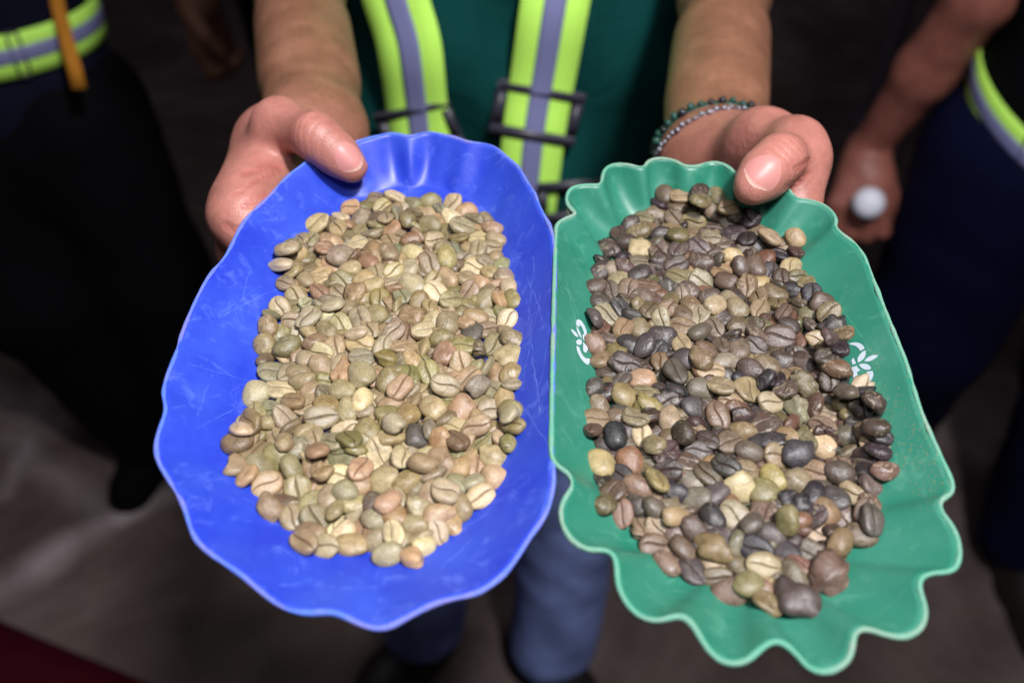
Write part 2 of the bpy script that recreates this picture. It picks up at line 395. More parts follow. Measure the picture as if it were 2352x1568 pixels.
emblem([[(340,310),(365,255),(410,248),(470,290),(530,390),(570,480),(582,600),(580,770),(500,690),(475,570),(520,590),(505,500),(470,420),(420,360),(405,430),(350,375)],
        [(345,395),(385,440),(440,550),(468,665),(420,615),(370,520)],
        [(228,462),(275,470),(340,530),(395,620),(370,638),(310,600),(255,530)],
        [(350,720),(385,682),(440,685),(470,720),(465,780),(425,808),(370,795),(345,765)],
        [(498,745),(600,850),(600,900),(555,985),(498,940)],
        [(350,820),(415,850),(440,950),(495,1040),(560,1100),(640,1100),(660,1140),(600,1245),(520,1190),(440,1090),(380,980),(355,880)]],
       1400, 770, 160 / 1394, 180 / 1568)
emblem([[(310,290),(400,260),(500,255),(590,275),(660,320),(708,395),(600,470),(560,400),(480,340),(380,315)],
        [(730,450),(735,540),(700,640),(620,710),(545,755),(528,690),(545,610),(600,540),(660,480)],
        [(1042,570),(1000,625),(900,690),(800,725),(695,720),(740,660),(820,600),(920,562)],
        [(560,800),(640,775),(740,778),(820,820),(872,890),(820,925),(720,925),(630,880)],
        [(430,630),(500,770),(410,805),(380,700)],
        [(385,870),(515,822),(545,880),(605,940),(515,980),(540,1090),(600,1138),(680,1130),(750,1080),(765,1020),(755,970),(905,955),(922,1050),(890,1150),(810,1240),(700,1290),(600,1300),(500,1250),(430,1120),(410,980)]],
       2090, 830, 140 / 1372, 160 / 1568)

# ------------------------------------------------------------------ coffee beans
NR, NC = 15, 26
def bean_shape(l, w, h, seed, kind):
    """unit-less plan: x along the bean, dome towards +z, flat creased face towards -z. kind 0 bean, 1 peaberry, 2 shrivelled, 3 broken"""
    rg = np.random.default_rng(seed)
    t = np.sin(np.linspace(-1, 1, NR + 2) * math.pi / 2)[1:-1]
    flat = 0.46 if kind != 1 else 0.72
    lip = rg.uniform(0.075, 0.12); gd = rg.uniform(0.16, 0.30); gw = rg.uniform(0.014, 0.036)
    if rg.random() < 0.18: gw *= 1.7; gd *= 1.25
    if kind == 2: gd *= 1.2
    a = np.linspace(0, math.pi, 11)
    sec = [(math.cos(x), max(0.0, math.sin(x)) ** (0.92)) for x in a]                # dome, 11 points
    ven = [(-0.985, -0.17), (-0.88, -flat * 0.84), (-0.62, -flat), (-0.34, -flat * 1.03), (-lip - 0.06, -flat * 1.02), (-lip, -flat * 0.99),
           (-gw, -flat + gd * 0.62), (0.0, -flat + gd), (gw, -flat + gd * 0.62), (lip, -flat * 0.99), (lip + 0.06, -flat * 1.02), (0.34, -flat * 1.03), (0.62, -flat), (0.88, -flat * 0.84), (0.985, -0.17)]
    sec = np.array(sec + ven); crz = np.zeros(len(sec)); crz[11 + 6:11 + 9] = (0.9, 1.0, 0.9); crz[11 + 5] = crz[11 + 9] = 0.25
    groove = np.zeros(len(sec)); groove[11 + 3:11 + 12] = (0.6, 1, 1, 1, 1, 1, 1, 1, 0.6)
    sA, sB = rg.uniform(0.05, 0.22) * rg.choice([-1, 1]), rg.uniform(-0.10, 0.10)
    ppow = rg.uniform(2.1, 2.6)
    V = []; CR = []
    tap = rg.uniform(-0.10, 0.10); bend = rg.uniform(-0.06, 0.06)
    for x in t:
        s = (1 - abs(x) ** ppow) ** 0.5 * (1 + tap * x)
        y = sec[:, 0] * s + groove * (sA * math.sin(math.pi * x * 0.85) + sB) * s
        z = np.where(sec[:, 1] > 0, sec[:, 1] * s ** 0.9, sec[:, 1] * s ** 0.75)
        V.append(np.c_[np.full(len(sec), x), y, z + bend * x * x]); CR.append(crz * min(1.0, 0.5 + s))
    V = np.concatenate(V); CR = np.concatenate(CR)
    V = np.vstack([V, [[-1.0, 0, bend - 0.05], [1.0, 0, bend - 0.05]]]); CR = np.r_[CR, 0.4, 0.4]
    amp = {0: 0.042, 1: 0.030, 2: 0.085, 3: 0.05}[kind]
    for _ in range(5):
        k = rg.normal(0, 2.2 if kind != 2 else 3.6, 3); ph = rg.uniform(0, 6.28)
        V += V * (amp * np.sin(V @ k + ph))[:, None]
    V = V * np.array([l, w, h])
    if kind == 3:
        cut = l * rg.uniform(0.15, 0.5); sg = rg.choice([-1, 1]); d = V[:, 0] * sg - cut
        V[:, 0] = np.where(d > 0, sg * (cut + d * 0.12 + 0.12 * w * np.sin(V[:, 1] / w * 5) * (d > l * 0.2)), V[:, 0])
    return V, CR
BF = []
for _j in range(NR - 1):
    for _i in range(NC):
        _a = _j * NC + _i; _b = _j * NC + (_i + 1) % NC
        BF.append((_a, _a + NC, _b + NC, _b))
BF += [(NR * NC, _i, (_i + 1) % NC) for _i in range(NC)]
BF += [(NR * NC + 1, (NR - 1) * NC + (_i + 1) % NC, (NR - 1) * NC + _i) for _i in range(NC)]
BF = [f[::-1] for f in BF]
LOOPS = np.array([i for f in BF for i in f], np.int32)
LTOT = np.array([len(f) for f in BF], np.int32)
LSTART = np.r_[0, np.cumsum(LTOT)[:-1]].astype(np.int32)
def fast_mesh(name, V, CR, tint, seed, mot, copies=1):
    me = bpy.data.meshes.new(name); n = len(V)
    lo = np.concatenate([LOOPS + k * (NR * NC + 2) for k in range(copies)])
    lt = np.tile(LTOT, copies); ls = np.r_[0, np.cumsum(lt)[:-1]]
    me.vertices.add(n); me.vertices.foreach_set("co", np.asarray(V, np.float32).ravel())
    me.loops.add(len(lo)); me.loops.foreach_set("vertex_index", lo.astype(np.int32))
    me.polygons.add(len(lt)); me.polygons.foreach_set("loop_start", ls.astype(np.int32))
    me.polygons.foreach_set("use_smooth", np.ones(len(lt), bool))
    a = me.attributes.new('tint', 'FLOAT_COLOR', 'POINT'); a.data.foreach_set("color", np.c_[tint, np.ones(n)].astype(np.float32).ravel())
    for k, arr in (('crease', CR), ('seed', seed), ('mottle', mot)):
        b = me.attributes.new(k, 'FLOAT', 'POINT'); b.data.foreach_set("value", np.asarray(arr, np.float32))
    me.update(calc_edges=True); me.materials.append(MAT['bean'])
    return me
def lin(c):
    c = np.asarray(c, float) / 255
    return np.where(c <= 0.04045, c / 12.92, ((c + 0.055) / 1.055) ** 2.4)
def quat_rot(q, V):
    return V @ np.array(Quaternion(q).to_matrix()).T

# each bean: position (0.01 mm), rotation (1/1000), half sizes (0.01 mm), shape seed, kind, mottling, colour
BLUE_BEANS = """1133 -6896 441 956 275 8 104 452 365 241 30842 0 47 170 165 130
-1356 -2148 559 251 -960 -112 63 513 370 276 25792 0 39 160 147 120
-1162 -6688 750 13 -929 358 -90 495 357 271 2007 0 38 168 137 105
-2345 -5461 583 851 118 150 -489 456 344 210 42203 0 30 150 120 95
-2602 -4581 464 212 -925 -314 43 472 387 228 55762 0 15 195 160 125
42 -6494 279 992 72 12 -104 498 362 241 42370 0 53 185 155 105
2619 -4980 669 -97 140 983 65 459 351 255 50785 0 26 177 157 127
-367 -257 511 838 -34 76 -539 540 454 251 47398 0 39 165 155 115
3611 -4944 355 183 -939 -290 -19 443 377 209 39339 0 8 210 180 135
2382 -835 612 209 -959 102 160 463 352 242 35135 0 48 170 155 125
-3679 -978 322 833 184 -43 520 516 423 240 14854 0 3 185 180 145
3954 -4248 377 888 98 87 -440 476 355 246 14387 0 34 195 155 120
3968 -3483 330 924 150 120 -330 480 392 225 36635 0 6 185 165 120
949 -931 616 -8 507 -849 -148 461 338 263 56728 0 3 184 143 115
-3746 -3203 653 994 34 46 93 516 396 287 12082 0 53 131 103 76
4442 687 353 956 60 75 277 539 442 245 31624 0 48 180 165 120
1863 -4004 703 205 -5 33 978 466 338 260 58233 0 23 162 134 99
86 -4162 676 156 559 -809 -92 456 330 244 49291 0 73 202 149 121
-635 -6679 533 194 -975 105 0 442 322 223 50626 0 40 170 155 115
974 -5309 625 411 -18 -109 -905 449 331 232 45829 0 14 195 144 118
770 -4363 383 951 159 -95 248 470 390 242 6667 0 26 180 165 120
3414 -2583 677 210 -963 -99 -137 472 334 250 28469 0 80 187 153 124
2002 -1633 461 942 28 -9 -335 486 379 261 11796 0 69 190 165 120
2414 -5605 436 973 106 102 178 484 350 221 34290 0 67 190 150 115
-1715 -4687 373 128 -754 583 272 457 385 239 37488 0 61 165 155 105
-1022 -5791 386 51 -863 422 273 493 411 244 29294 0 35 135 125 85
-2959 1058 491 946 206 1 249 502 376 268 51411 0 48 126 122 75
-1697 -5704 447 59 -851 508 121 443 373 232 16558 0 32 165 145 110
2907 -1640 348 772 181 -128 595 492 415 224 15 0 4 185 135 105
-257 -4906 598 174 102 -57 978 438 337 237 14434 0 76 148 150 115
1810 -7069 532 881 -100 -109 -449 420 297 242 168 0 8 222 168 122
1584 -2696 399 755 -24 131 -641 467 374 229 37328 0 15 80 78 80
3401 -829 599 859 330 85 383 439 326 212 48684 0 49 135 125 115
1210 -6281 538 116 -796 594 -22 425 306 240 36011 0 57 217 204 160
-2438 2170 742 -48 535 -823 -182 481 379 241 13216 0 23 161 152 127
913 -2569 758 393 -241 -61 885 488 354 279 44720 0 76 175 166 142
-1857 5755 453 894 221 123 369 542 427 305 50548 0 62 156 135 123
2296 725 440 765 56 -62 639 495 399 232 9084 0 50 170 120 100
-1984 -4033 480 815 3 280 -508 446 338 220 41471 0 21 145 140 95
2464 -6129 328 150 -852 447 229 411 312 187 16017 0 30 185 160 130
2853 -3059 603 -18 -428 -893 138 473 356 257 12569 0 34 127 94 73
-3660 -4028 644 991 -13 103 -81 471 381 228 5661 3 25 165 135 105
-206 -1369 466 729 174 22 662 449 343 206 39020 1 58 225 205 150
1036 2563 389 974 133 -81 -166 518 415 245 26290 0 62 160 125 90
-2487 -2128 455 349 -205 -914 -38 549 390 320 51554 0 78 169 150 131
-949 -791 372 982 -22 -55 -178 481 388 247 47809 0 65 165 155 110
-357 -3061 648 189 845 -496 71 459 344 250 51841 0 1 129 123 62
1456 -4423 366 945 149 -31 288 497 363 259 4217 0 51 160 135 80
2294 2192 414 773 75 204 -596 502 415 271 43609 1 57 150 135 100
2112 5553 596 733 -17 195 -651 513 389 236 48303 1 72 170 160 90
-2986 7577 561 232 -909 -328 -113 496 389 246 4616 0 78 190 170 115
1673 -5914 334 970 205 -77 105 439 331 210 23729 3 20 165 150 110
919 4163 457 930 203 -22 -306 563 429 261 18699 1 42 185 175 140
510 -3307 370 246 -829 472 172 473 385 245 10708 0 10 200 185 145
-3818 1196 389 730 225 138 -630 448 368 228 36524 0 77 160 140 95
2920 -5226 217 813 268 19 -517 522 400 265 27332 0 29 165 140 95
-1747 219 350 895 144 229 -355 492 412 261 32053 0 30 165 135 105
512 1597 627 -68 456 -870 -173 507 361 264 14825 0 74 160 136 120
-3365 23 279 107 -963 -183 166 518 422 248 5726 0 25 135 135 105
4553 1401 445 232 57 -204 949 482 342 245 26124 0 82 143 127 92
2382 -3716 348 904 240 -30 -353 489 405 240 14372 0 17 165 130 100
527 -544 501 837 178 -80 510 446 357 213 6483 0 44 150 135 85
616 -5738 362 988 120 13 -91 412 307 213 48652 0 82 148 142 114
1247 -3641 485 88 726 -659 -175 412 342 203 43387 0 59 185 170 130
1490 5251 524 184 -841 489 139 494 416 255 15172 0 25 155 130 105
-1046 3616 530 800 136 -124 571 474 399 218 39035 2 45 165 130 90
-3479 -2475 769 149 458 846 228 512 381 270 4659 0 30 146 118 74
2383 3055 716 123 -964 -148 185 464 359 251 51282 0 65 156 148 95
1768 -144 462 121 -778 597 152 478 376 258 2008 0 50 160 155 90
1239 -1858 384 747 30 -104 -656 490 408 254 25769 0 27 170 140 85
-3197 -4383 663 218 725 644 111 407 326 233 50524 0 78 203 155 114
108 -2568 430 895 50 134 -422 468 396 219 35222 0 27 155 140 85
2860 273 419 192 -742 563 309 455 382 233 22993 0 79 185 155 115
2563 7534 475 -167 58 980 96 518 370 311 10254 0 90 157 149 113
-1311 -3529 639 490 -221 202 819 524 377 269 16076 0 25 176 128 93
-2997 -710 243 13 995 -25 -96 506 396 231 51298 0 12 200 185 145
2304 -3053 443 710 142 -371 581 474 361 235 37184 0 47 200 145 100
-3834 1980 454 766 234 80 -594 460 352 265 54628 0 87 162 133 91
-717 2361 427 166 -792 583 72 535 412 270 58668 0 16 165 150 125
-2494 -3595 394 892 370 139 -222 504 410 264 20233 0 3 150 145 85
-2406 -1400 536 -116 -248 -959 70 439 312 259 59519 0 21 161 128 86
-652 -1593 339 755 63 90 -647 477 355 219 43804 0 42 175 165 120
836 -2789 479 127 962 213 -119 481 371 276 22088 0 3 176 153 103
1889 -5463 428 856 125 232 -446 422 332 199 41932 2 22 185 175 140
4470 -184 431 837 185 -83 509 447 341 209 5313 1 55 165 140 90
2067 -6607 340 929 22 184 321 400 303 220 49702 0 48 227 215 160
1514 1740 507 92 268 -959 -6 485 348 259 8029 0 71 196 185 149
-447 502 491 89 -990 -71 85 448 377 229 44473 0 7 145 140 120
-3623 5308 1149 981 -149 -120 10 486 379 267 9350 0 92 170 150 122
-2279 -442 337 956 281 -53 70 447 335 239 17019 0 19 160 140 100
-3610 2932 467 256 -778 520 242 451 359 232 24307 0 64 190 170 135
4354 2459 378 266 -864 -409 -121 435 366 232 22402 0 2 210 195 160
410 469 515 987 49 141 -67 425 308 199 56327 0 22 150 130 60
-2277 -3260 742 569 107 146 802 370 285 215 3971 0 84 164 143 103
1304 7754 309 929 331 -89 -136 511 422 271 20060 0 37 145 135 95
-2952 -3949 404 949 141 249 -131 495 404 238 22750 0 52 140 135 95
1857 3677 518 130 -930 302 166 497 417 267 43331 0 65 225 205 170
735 -6339 210 880 272 -91 379 398 337 206 43396 0 6 165 150 120
-733 -4948 401 729 -77 2 680 485 363 253 41971 0 8 170 150 125
-620 -3457 347 121 -971 182 -100 468 368 211 2024 0 28 125 130 90
-972 -10 410 769 203 116 595 441 372 235 23436 2 21 190 140 100
2089 1369 479 934 312 -68 160 436 326 233 23729 0 45 140 130 75
-3813 4877 781 145 -102 114 978 470 365 270 37395 0 42 199 182 162
-139 6087 378 918 40 39 -392 477 404 228 24842 1 69 150 125 100
4510 -2571 736 74 926 -289 231 437 322 244 31033 0 58 146 132 80
-526 -5449 427 593 -288 -22 751 453 327 229 10735 0 8 167 150 105
-581 1137 448 179 -980 85 30 490 416 263 26766 0 4 205 175 120
3877 -1549 245 176 -961 -195 85 478 362 263 57525 0 37 163 146 124
-3627 -2928 914 365 -66 280 885 422 322 249 16170 0 58 221 189 162
3109 -418 461 128 -920 -367 -57 498 406 254 42448 0 23 175 140 105
3906 1331 246 152 -876 -457 -28 483 387 235 34721 0 22 140 130 85
4376 -3145 548 747 -120 82 -649 360 283 202 13006 0 42 135 134 74
-1684 2783 715 215 72 -146 -963 432 334 228 12379 0 30 174 164 135
-198 2749 357 882 128 55 -450 416 343 215 42707 0 39 155 145 95
2950 -3869 309 909 67 -63 405 420 343 189 42670 0 23 185 145 95
2222 4576 353 903 211 14 -374 475 352 251 44254 0 28 195 160 125
-998 -4235 604 -79 -638 716 -273 424 309 226 33136 0 91 183 152 107
2930 1018 536 102 -993 -41 50 453 327 218 28483 0 65 150 145 70
4428 -2305 846 708 -336 -69 617 423 328 241 35573 0 33 180 175 139
888 1114 387 -105 -925 -336 144 538 381 285 13401 0 31 178 145 111
-1360 2199 355 197 -880 417 114 468 392 241 47139 0 5 185 180 130
-1395 973 438 6 -761 613 214 469 375 219 12451 0 66 180 150 115
-1419 -3852 410 127 -746 654 15 432 316 213 31121 0 29 160 125 90
3542 3525 242 798 160 -138 565 464 370 227 33140 0 28 150 140 105
4512 3500 344 826 149 -43 -542 418 315 216 22277 0 63 150 140 80
-1554 4341 378 211 -899 338 181 510 422 235 20365 0 39 140 130 75
-243 -6062 203 872 214 -61 437 411 334 189 42603 0 9 220 195 160
2754 -5751 176 908 176 28 -380 430 322 225 50426 0 53 210 165 115
-3176 3700 349 172 -890 356 228 465 375 249 41296 0 14 165 145 95
1187 -5636 430 940 -1 -6 -340 427 334 229 34949 0 43 175 130 85
2940 3855 326 230 -834 -461 -197 457 357 207 44501 0 56 160 125 100
-2182 7438 470 98 509 849 106 496 352 261 27555 0 73 187 159 109
2178 -4208 523 82 -302 923 -226 482 385 268 40922 0 0 160 139 117
-1787 1788 450 944 202 7 -260 477 350 252 30774 0 41 150 135 95
-2114 1150 542 917 -176 -79 349 461 336 269 34440 0 38 154 119 92
-1964 -3291 447 811 -33 -77 580 455 322 266 23204 0 92 132 130 110
-780 1488 678 169 -35 981 -87 407 293 223 2325 0 64 198 174 148
3131 1858 259 789 50 -82 608 494 375 223 5844 0 39 85 80 78
173 4888 479 314 -879 -358 31 399 303 229 38123 0 0 198 182 121
-1316 -1494 395 928 32 97 -358 477 403 234 24753 0 70 165 135 80
-991 -3046 483 91 51 995 5 475 334 250 25814 0 56 147 143 112
-177 3504 382 70 -760 606 224 434 338 209 33282 0 32 150 135 60
-1416 8312 257 919 303 -25 250 463 387 242 13540 0 51 135 115 95
-474 -4227 359 169 -979 -25 110 476 370 245 57784 0 44 220 205 150
3768 7622 255 958 -199 122 -168 502 380 298 45168 0 81 176 134 113
-1873 735 508 391 -905 163 -30 449 319 226 54313 0 15 202 194 148
3231 2523 303 947 311 40 -71 462 390 218 24860 0 14 175 140 95
-2301 3710 532 -69 342 933 90 412 301 243 26317 0 78 158 113 91
-594 -2473 344 252 -942 -210 -67 488 359 245 32401 0 62 205 185 150
-1912 8965 279 229 -959 58 -158 459 357 236 55463 0 8 221 165 125
216 902 563 282 -753 -593 48 411 322 235 44798 0 26 171 160 131
4278 -1234 346 757 50 139 -636 448 355 213 12 0 24 180 155 105
3116 5336 246 223 -966 126 44 457 386 210 5383 2 38 205 185 140
1599 6859 308 286 -929 -144 186 458 386 215 36898 0 58 175 155 115
1252 3196 399 737 372 -84 558 486 364 235 21620 0 13 150 125 75
1154 -332 501 19 -777 625 68 466 368 226 32426 0 8 130 130 65
1204 390 491 845 18 143 -515 400 282 212 47155 0 97 201 166 119
1266 9415 258 929 340 39 145 451 347 232 36535 1 6 150 145 95
504 7898 581 779 193 36 596 423 340 225 52182 3 7 135 120 75
4530 -697 536 -81 -298 931 -195 382 296 196 51750 0 68 158 147 124
2159 -4921 375 755 150 -161 618 480 387 216 17928 0 56 180 150 125
-3006 4564 337 918 -27 41 -394 416 314 245 21887 0 47 167 147 118
2111 9126 325 220 -837 -454 -211 498 386 240 26804 0 33 190 165 130
3259 6263 421 -51 780 612 121 417 317 244 20397 0 1 168 154 120
-1271 -5160 356 803 117 72 580 461 355 235 7271 0 52 165 160 105
-478 4029 427 912 364 0 187 507 401 272 49494 0 1 180 160 110
-2 -4574 359 977 122 125 -123 477 393 256 9472 0 33 180 140 105
-345 1846 451 42 -797 601 37 422 325 201 22149 2 3 175 155 120
-1069 -6256 448 966 86 -114 -215 479 346 253 58271 0 20 165 130 100
-1474 5071 403 992 98 -75 -5 443 336 218 34392 0 41 190 165 125
-1285 6724 351 78 -984 -161 -10 455 368 220 8399 0 43 195 180 140
601 -5176 393 832 140 2 536 501 361 226 4946 3 40 105 85 80
-1520 -2807 453 42 -731 675 94 432 340 228 920 0 9 165 145 110
779 6027 422 925 146 -76 -343 443 341 229 32023 0 20 205 195 140
3387 882 318 528 465 367 609 479 340 257 44327 3 94 114 96 74
-2494 -94 318 978 183 -84 48 440 366 210 18284 0 13 155 135 100
-778 5480 410 944 26 0 -330 467 366 221 20913 0 5 170 115 90
-3603 4176 507 139 -986 96 4 411 294 226 25899 0 11 145 123 104
3325 -4413 381 272 927 255 51 457 338 252 5268 0 57 160 162 133
3455 -3793 232 11 758 -633 -157 496 404 245 27795 0 64 185 140 110
2871 -4596 442 928 175 -52 -325 400 330 216 39869 0 24 145 145 105
4460 -1827 531 292 -178 -123 932 502 359 280 19577 0 83 155 146 95
-861 4436 408 914 215 -140 315 486 391 243 32263 0 61 190 160 105
-2008 -5157 331 87 75 207 972 475 363 242 42036 0 97 112 88 72
658 -1818 377 959 9 110 262 441 325 213 5869 0 11 142 134 78
2711 8685 272 921 334 20 201 471 393 244 11984 0 46 190 140 100
-3018 2280 470 340 -937 -59 60 414 322 244 14852 0 21 161 139 116
-164 9532 425 78 970 -120 -197 453 328 229 4852 0 99 209 188 151
751 5133 372 773 89 -200 595 442 356 235 35877 0 3 180 170 140
3895 7069 197 980 -79 88 -158 491 372 266 54097 0 37 174 153 123
4257 4803 293 701 -194 11 -686 481 380 259 3065 0 55 167 146 128
4051 3561 260 733 -324 233 -551 479 348 270 25142 0 66 195 145 101
-2443 6053 609 15 -977 -153 150 438 346 242 40858 0 92 170 118 91
-2101 -2508 394 480 -801 -250 258 522 373 283 45808 3 42 124 102 70
3692 2071 227 70 -994 -46 66 483 350 266 4226 0 8 148 122 104
-3186 -3350 428 149 567 -805 88 555 433 288 15430 0 6 158 133 97
1456 1132 315 203 -680 640 -293 430 343 243 13963 0 89 176 156 109
-743 6151 377 756 136 -81 -635 473 384 230 40625 0 26 165 125 80
2505 -1929 236 299 49 -365 -880 471 344 251 57167 0 35 127 105 72
-2348 627 331 747 -18 -17 -664 436 369 210 55990 0 71 165 150 120
4365 4110 327 733 216 138 -630 413 326 194 53428 0 39 180 160 130
-1909 -779 330 969 172 -62 168 395 287 206 8339 0 8 180 150 115
2741 -2375 380 63 -985 133 -88 459 383 223 25156 0 22 200 180 135
711 6859 338 963 249 1 102 443 337 218 20104 1 38 150 100 65
2841 2957 420 130 -990 13 55 490 393 222 28992 0 6 140 125 70
-115 -5197 345 998 -36 37 42 452 343 226 29019 0 72 180 170 110
-1748 -2593 346 474 -806 -232 268 449 359 316 57402 1 14 172 152 108
3588 -2860 278 160 -909 -344 -174 425 321 218 31103 0 57 145 140 80
1647 3008 539 173 696 -696 33 443 315 247 51882 0 5 177 152 103
1992 -2555 503 579 -338 320 -669 371 264 207 28174 0 41 133 127 113
2152 8234 285 852 152 234 -443 466 350 251 28258 0 53 230 215 175
199 -5481 261 367 -863 -331 -108 435 333 239 59005 0 45 194 181 152
4005 -25 182 620 74 -40 780 504 359 272 19452 0 38 167 128 95
2528 6922 420 104 990 90 26 415 320 229 55492 0 7 146 125 64
608 3653 393 23 -835 550 15 418 320 207 56966 0 31 135 140 110
-2742 69 245 96 -886 -417 178 518 385 263 57281 0 18 148 136 111
-851 7161 441 -149 -124 -957 215 454 362 251 7368 0 7 160 145 118
-169 -3320 399 906 -348 169 173 430 307 241 59967 0 88 150 139 73
-2350 6617 464 991 43 23 -121 481 359 242 15322 0 79 196 151 114
-135 7599 240 936 154 -153 279 463 375 242 27705 1 6 185 130 95
-3107 -2189 378 101 -114 -256 -955 447 338 259 11022 0 73 161 144 100
-634 9072 259 268 -898 -346 46 467 352 214 15466 0 47 185 170 110
2888 2222 406 925 63 -155 -342 371 284 194 42807 0 99 184 140 107
3605 198 323 305 -427 747 -408 470 336 238 40353 0 28 145 139 107
-36 -1650 231 924 -339 -63 167 470 340 258 958 3 85 152 135 108
2851 4623 345 411 -115 -10 -904 444 355 216 31925 0 28 161 140 105
3695 6516 238 229 -963 -108 94 448 356 225 10075 0 22 150 130 85
-3383 1868 201 808 224 95 536 444 354 228 24722 0 49 145 140 85
-3712 618 252 488 -139 -55 -860 384 277 229 36588 0 21 121 98 77
685 -1355 291 983 66 30 167 438 327 232 27447 0 14 175 140 110
4055 -812 234 53 -936 348 -25 499 393 267 3485 0 3 151 147 118
3733 5045 187 171 91 -144 971 434 334 252 10756 0 63 175 152 99
-1353 2968 459 998 -43 -49 19 447 380 208 27802 1 10 150 130 95
3008 8022 306 290 -915 267 -79 463 347 253 15789 0 73 121 110 80
-1639 3745 358 147 -892 393 168 461 350 217 33472 0 54 150 128 95
1997 -6153 277 56 -352 856 -375 470 343 243 46606 0 30 178 159 123
-3434 4671 478 194 238 -316 -898 465 346 250 8461 0 62 168 151 98
-1978 -1542 373 76 -959 -250 110 472 366 234 22357 0 65 175 150 115
3526 5642 295 90 952 -240 -165 468 334 250 59952 0 44 155 139 114
-1435 -386 257 191 -970 -44 142 433 343 236 12779 2 14 147 142 77
1647 4362 413 272 -815 -507 -62 449 354 214 17327 0 9 170 150 90
577 9305 251 973 82 13 -215 417 321 223 47826 0 3 130 130 89
-345 7914 569 133 672 726 -58 432 332 222 58744 0 49 178 153 117
4126 5543 166 543 -149 -13 -826 446 321 256 40222 0 35 153 165 111
-156 6972 194 58 -817 570 57 447 322 222 34877 0 79 161 130 98
4215 -2775 410 163 706 -689 -28 416 324 219 49419 0 27 195 165 140
-2557 4506 253 147 -973 -120 -130 496 375 236 34316 2 34 200 175 130
210 -3718 368 4 824 -556 -105 453 354 230 25257 0 9 220 205 165
-3112 -1647 293 259 -928 183 -196 459 326 231 52795 0 23 150 158 122
299 -6072 198 54 -792 608 -13 440 345 206 44351 0 0 165 120 90
946 1716 394 7 707 -694 -135 468 357 211 33557 0 42 150 110 90
-1429 -1016 313 362 -117 -923 -63 411 327 225 29965 0 19 127 117 94
623 3273 270 310 -776 -480 267 455 327 229 15925 0 57 156 143 97
-2363 1852 289 867 -302 258 -301 561 407 318 28699 0 4 185 160 110
1774 -674 211 0 -946 -325 0 469 337 244 24234 0 77 173 151 104
-1188 313 374 403 57 92 -909 423 308 209 58377 0 17 169 150 125
-3517 -1901 322 57 -756 644 106 466 339 227 58560 0 56 165 155 100
-402 4815 382 192 -813 544 83 456 386 237 59619 0 12 165 145 105
-875 9560 265 30 251 967 25 469 355 268 35541 0 96 145 123 94
-3376 5694 605 870 171 203 414 437 314 220 19588 0 37 203 174 121
-3075 6819 419 150 -700 -676 172 410 308 245 1945 0 8 158 152 117
3392 4567 244 837 133 -130 515 489 379 257 39312 3 35 190 145 105
3190 7158 202 14 -980 -199 25 433 326 199 19377 0 47 195 180 130
1760 2336 298 798 272 -177 508 462 360 248 50357 0 20 190 175 130
258 3430 247 170 818 -525 -160 480 355 248 30125 0 84 157 125 93
-2741 -2724 261 205 -778 594 -20 446 336 219 58744 0 65 165 145 115
-2658 3158 426 303 393 -864 -84 388 306 214 30517 0 82 175 184 146
-3411 6597 616 149 549 815 110 425 303 217 57244 0 49 165 145 103
-690 7755 390 211 937 -277 -21 423 334 225 44283 0 71 156 145 95
-3784 2551 530 -284 -317 897 -119 360 269 181 4320 0 77 132 135 102
-3040 5290 352 173 408 -895 -41 412 322 219 29510 0 45 131 111 81
1177 -5120 384 118 -777 605 124 435 321 206 9153 0 21 160 145 100
1189 -706 256 -164 -827 -511 -167 470 371 257 23288 0 79 151 134 111
-1319 5628 294 668 -580 -462 -58 421 310 209 25994 2 98 130 95 71
-570 -5769 178 77 -618 -783 -4 413 318 201 56460 0 16 216 206 157
1849 -4663 228 903 356 144 194 454 332 229 19115 0 23 138 128 98
88 8255 469 296 -503 -771 253 458 360 251 43703 0 67 140 138 105
36 4413 385 118 969 215 -10 377 279 202 30414 0 98 169 150 119
-1349 7548 197 0 -632 775 0 450 318 227 53885 0 1 159 146 105
632 8431 317 -144 -54 -829 -537 422 314 239 3533 0 27 129 107 71
3921 6057 181 664 -47 -149 -731 394 284 215 52002 0 29 166 140 102
253 4132 294 375 920 -41 102 498 379 248 40888 3 19 174 130 97
2493 5332 198 953 32 177 -245 474 360 265 55207 3 70 129 105 84
1282 -1266 237 238 -394 858 -229 410 321 203 54868 0 26 158 132 97
-2541 5028 225 0 -949 -316 0 463 330 265 27513 0 61 200 164 114
3788 2700 232 109 -960 216 145 432 321 227 24695 0 38 165 155 120
-3289 3082 283 60 -989 57 -121 501 370 255 26705 0 10 154 142 95
-1762 7081 216 560 99 63 820 429 329 234 48435 0 35 128 114 82
-2213 8411 273 -10 -422 -893 156 415 297 230 36590 0 71 212 190 158
-3175 5761 291 298 -13 -166 -940 459 338 248 39051 0 78 128 119 80
183 -881 126 530 -91 0 843 463 347 225 18882 0 5 161 136 105
-2765 1775 308 129 -725 613 284 422 311 192 50278 0 51 170 165 130
2028 7737 111 991 0 0 -132 435 336 235 18 0 28 141 132 78
1688 8797 364 22 -521 -850 77 405 291 237 10134 0 53 141 146 120
-2161 5565 226 79 -305 -924 -216 444 351 232 47646 0 26 194 142 109
-796 8246 255 978 -49 -170 109 440 338 244 21468 0 18 120 99 77
2689 5813 272 241 -932 -267 -50 452 341 234 21979 2 42 140 130 105
3302 149 252 837 -306 -407 200 430 328 242 9801 0 60 145 143 95
-209 8832 246 969 -93 -146 177 464 351 270 26636 0 10 157 133 87
339 5530 311 471 -451 726 -218 487 380 267 51257 0 91 187 159 109
-719 3660 270 555 -75 11 -828 456 347 248 10291 0 95 170 153 104
3458 -1989 272 230 -546 -777 214 398 319 280 22979 1 24 181 148 108
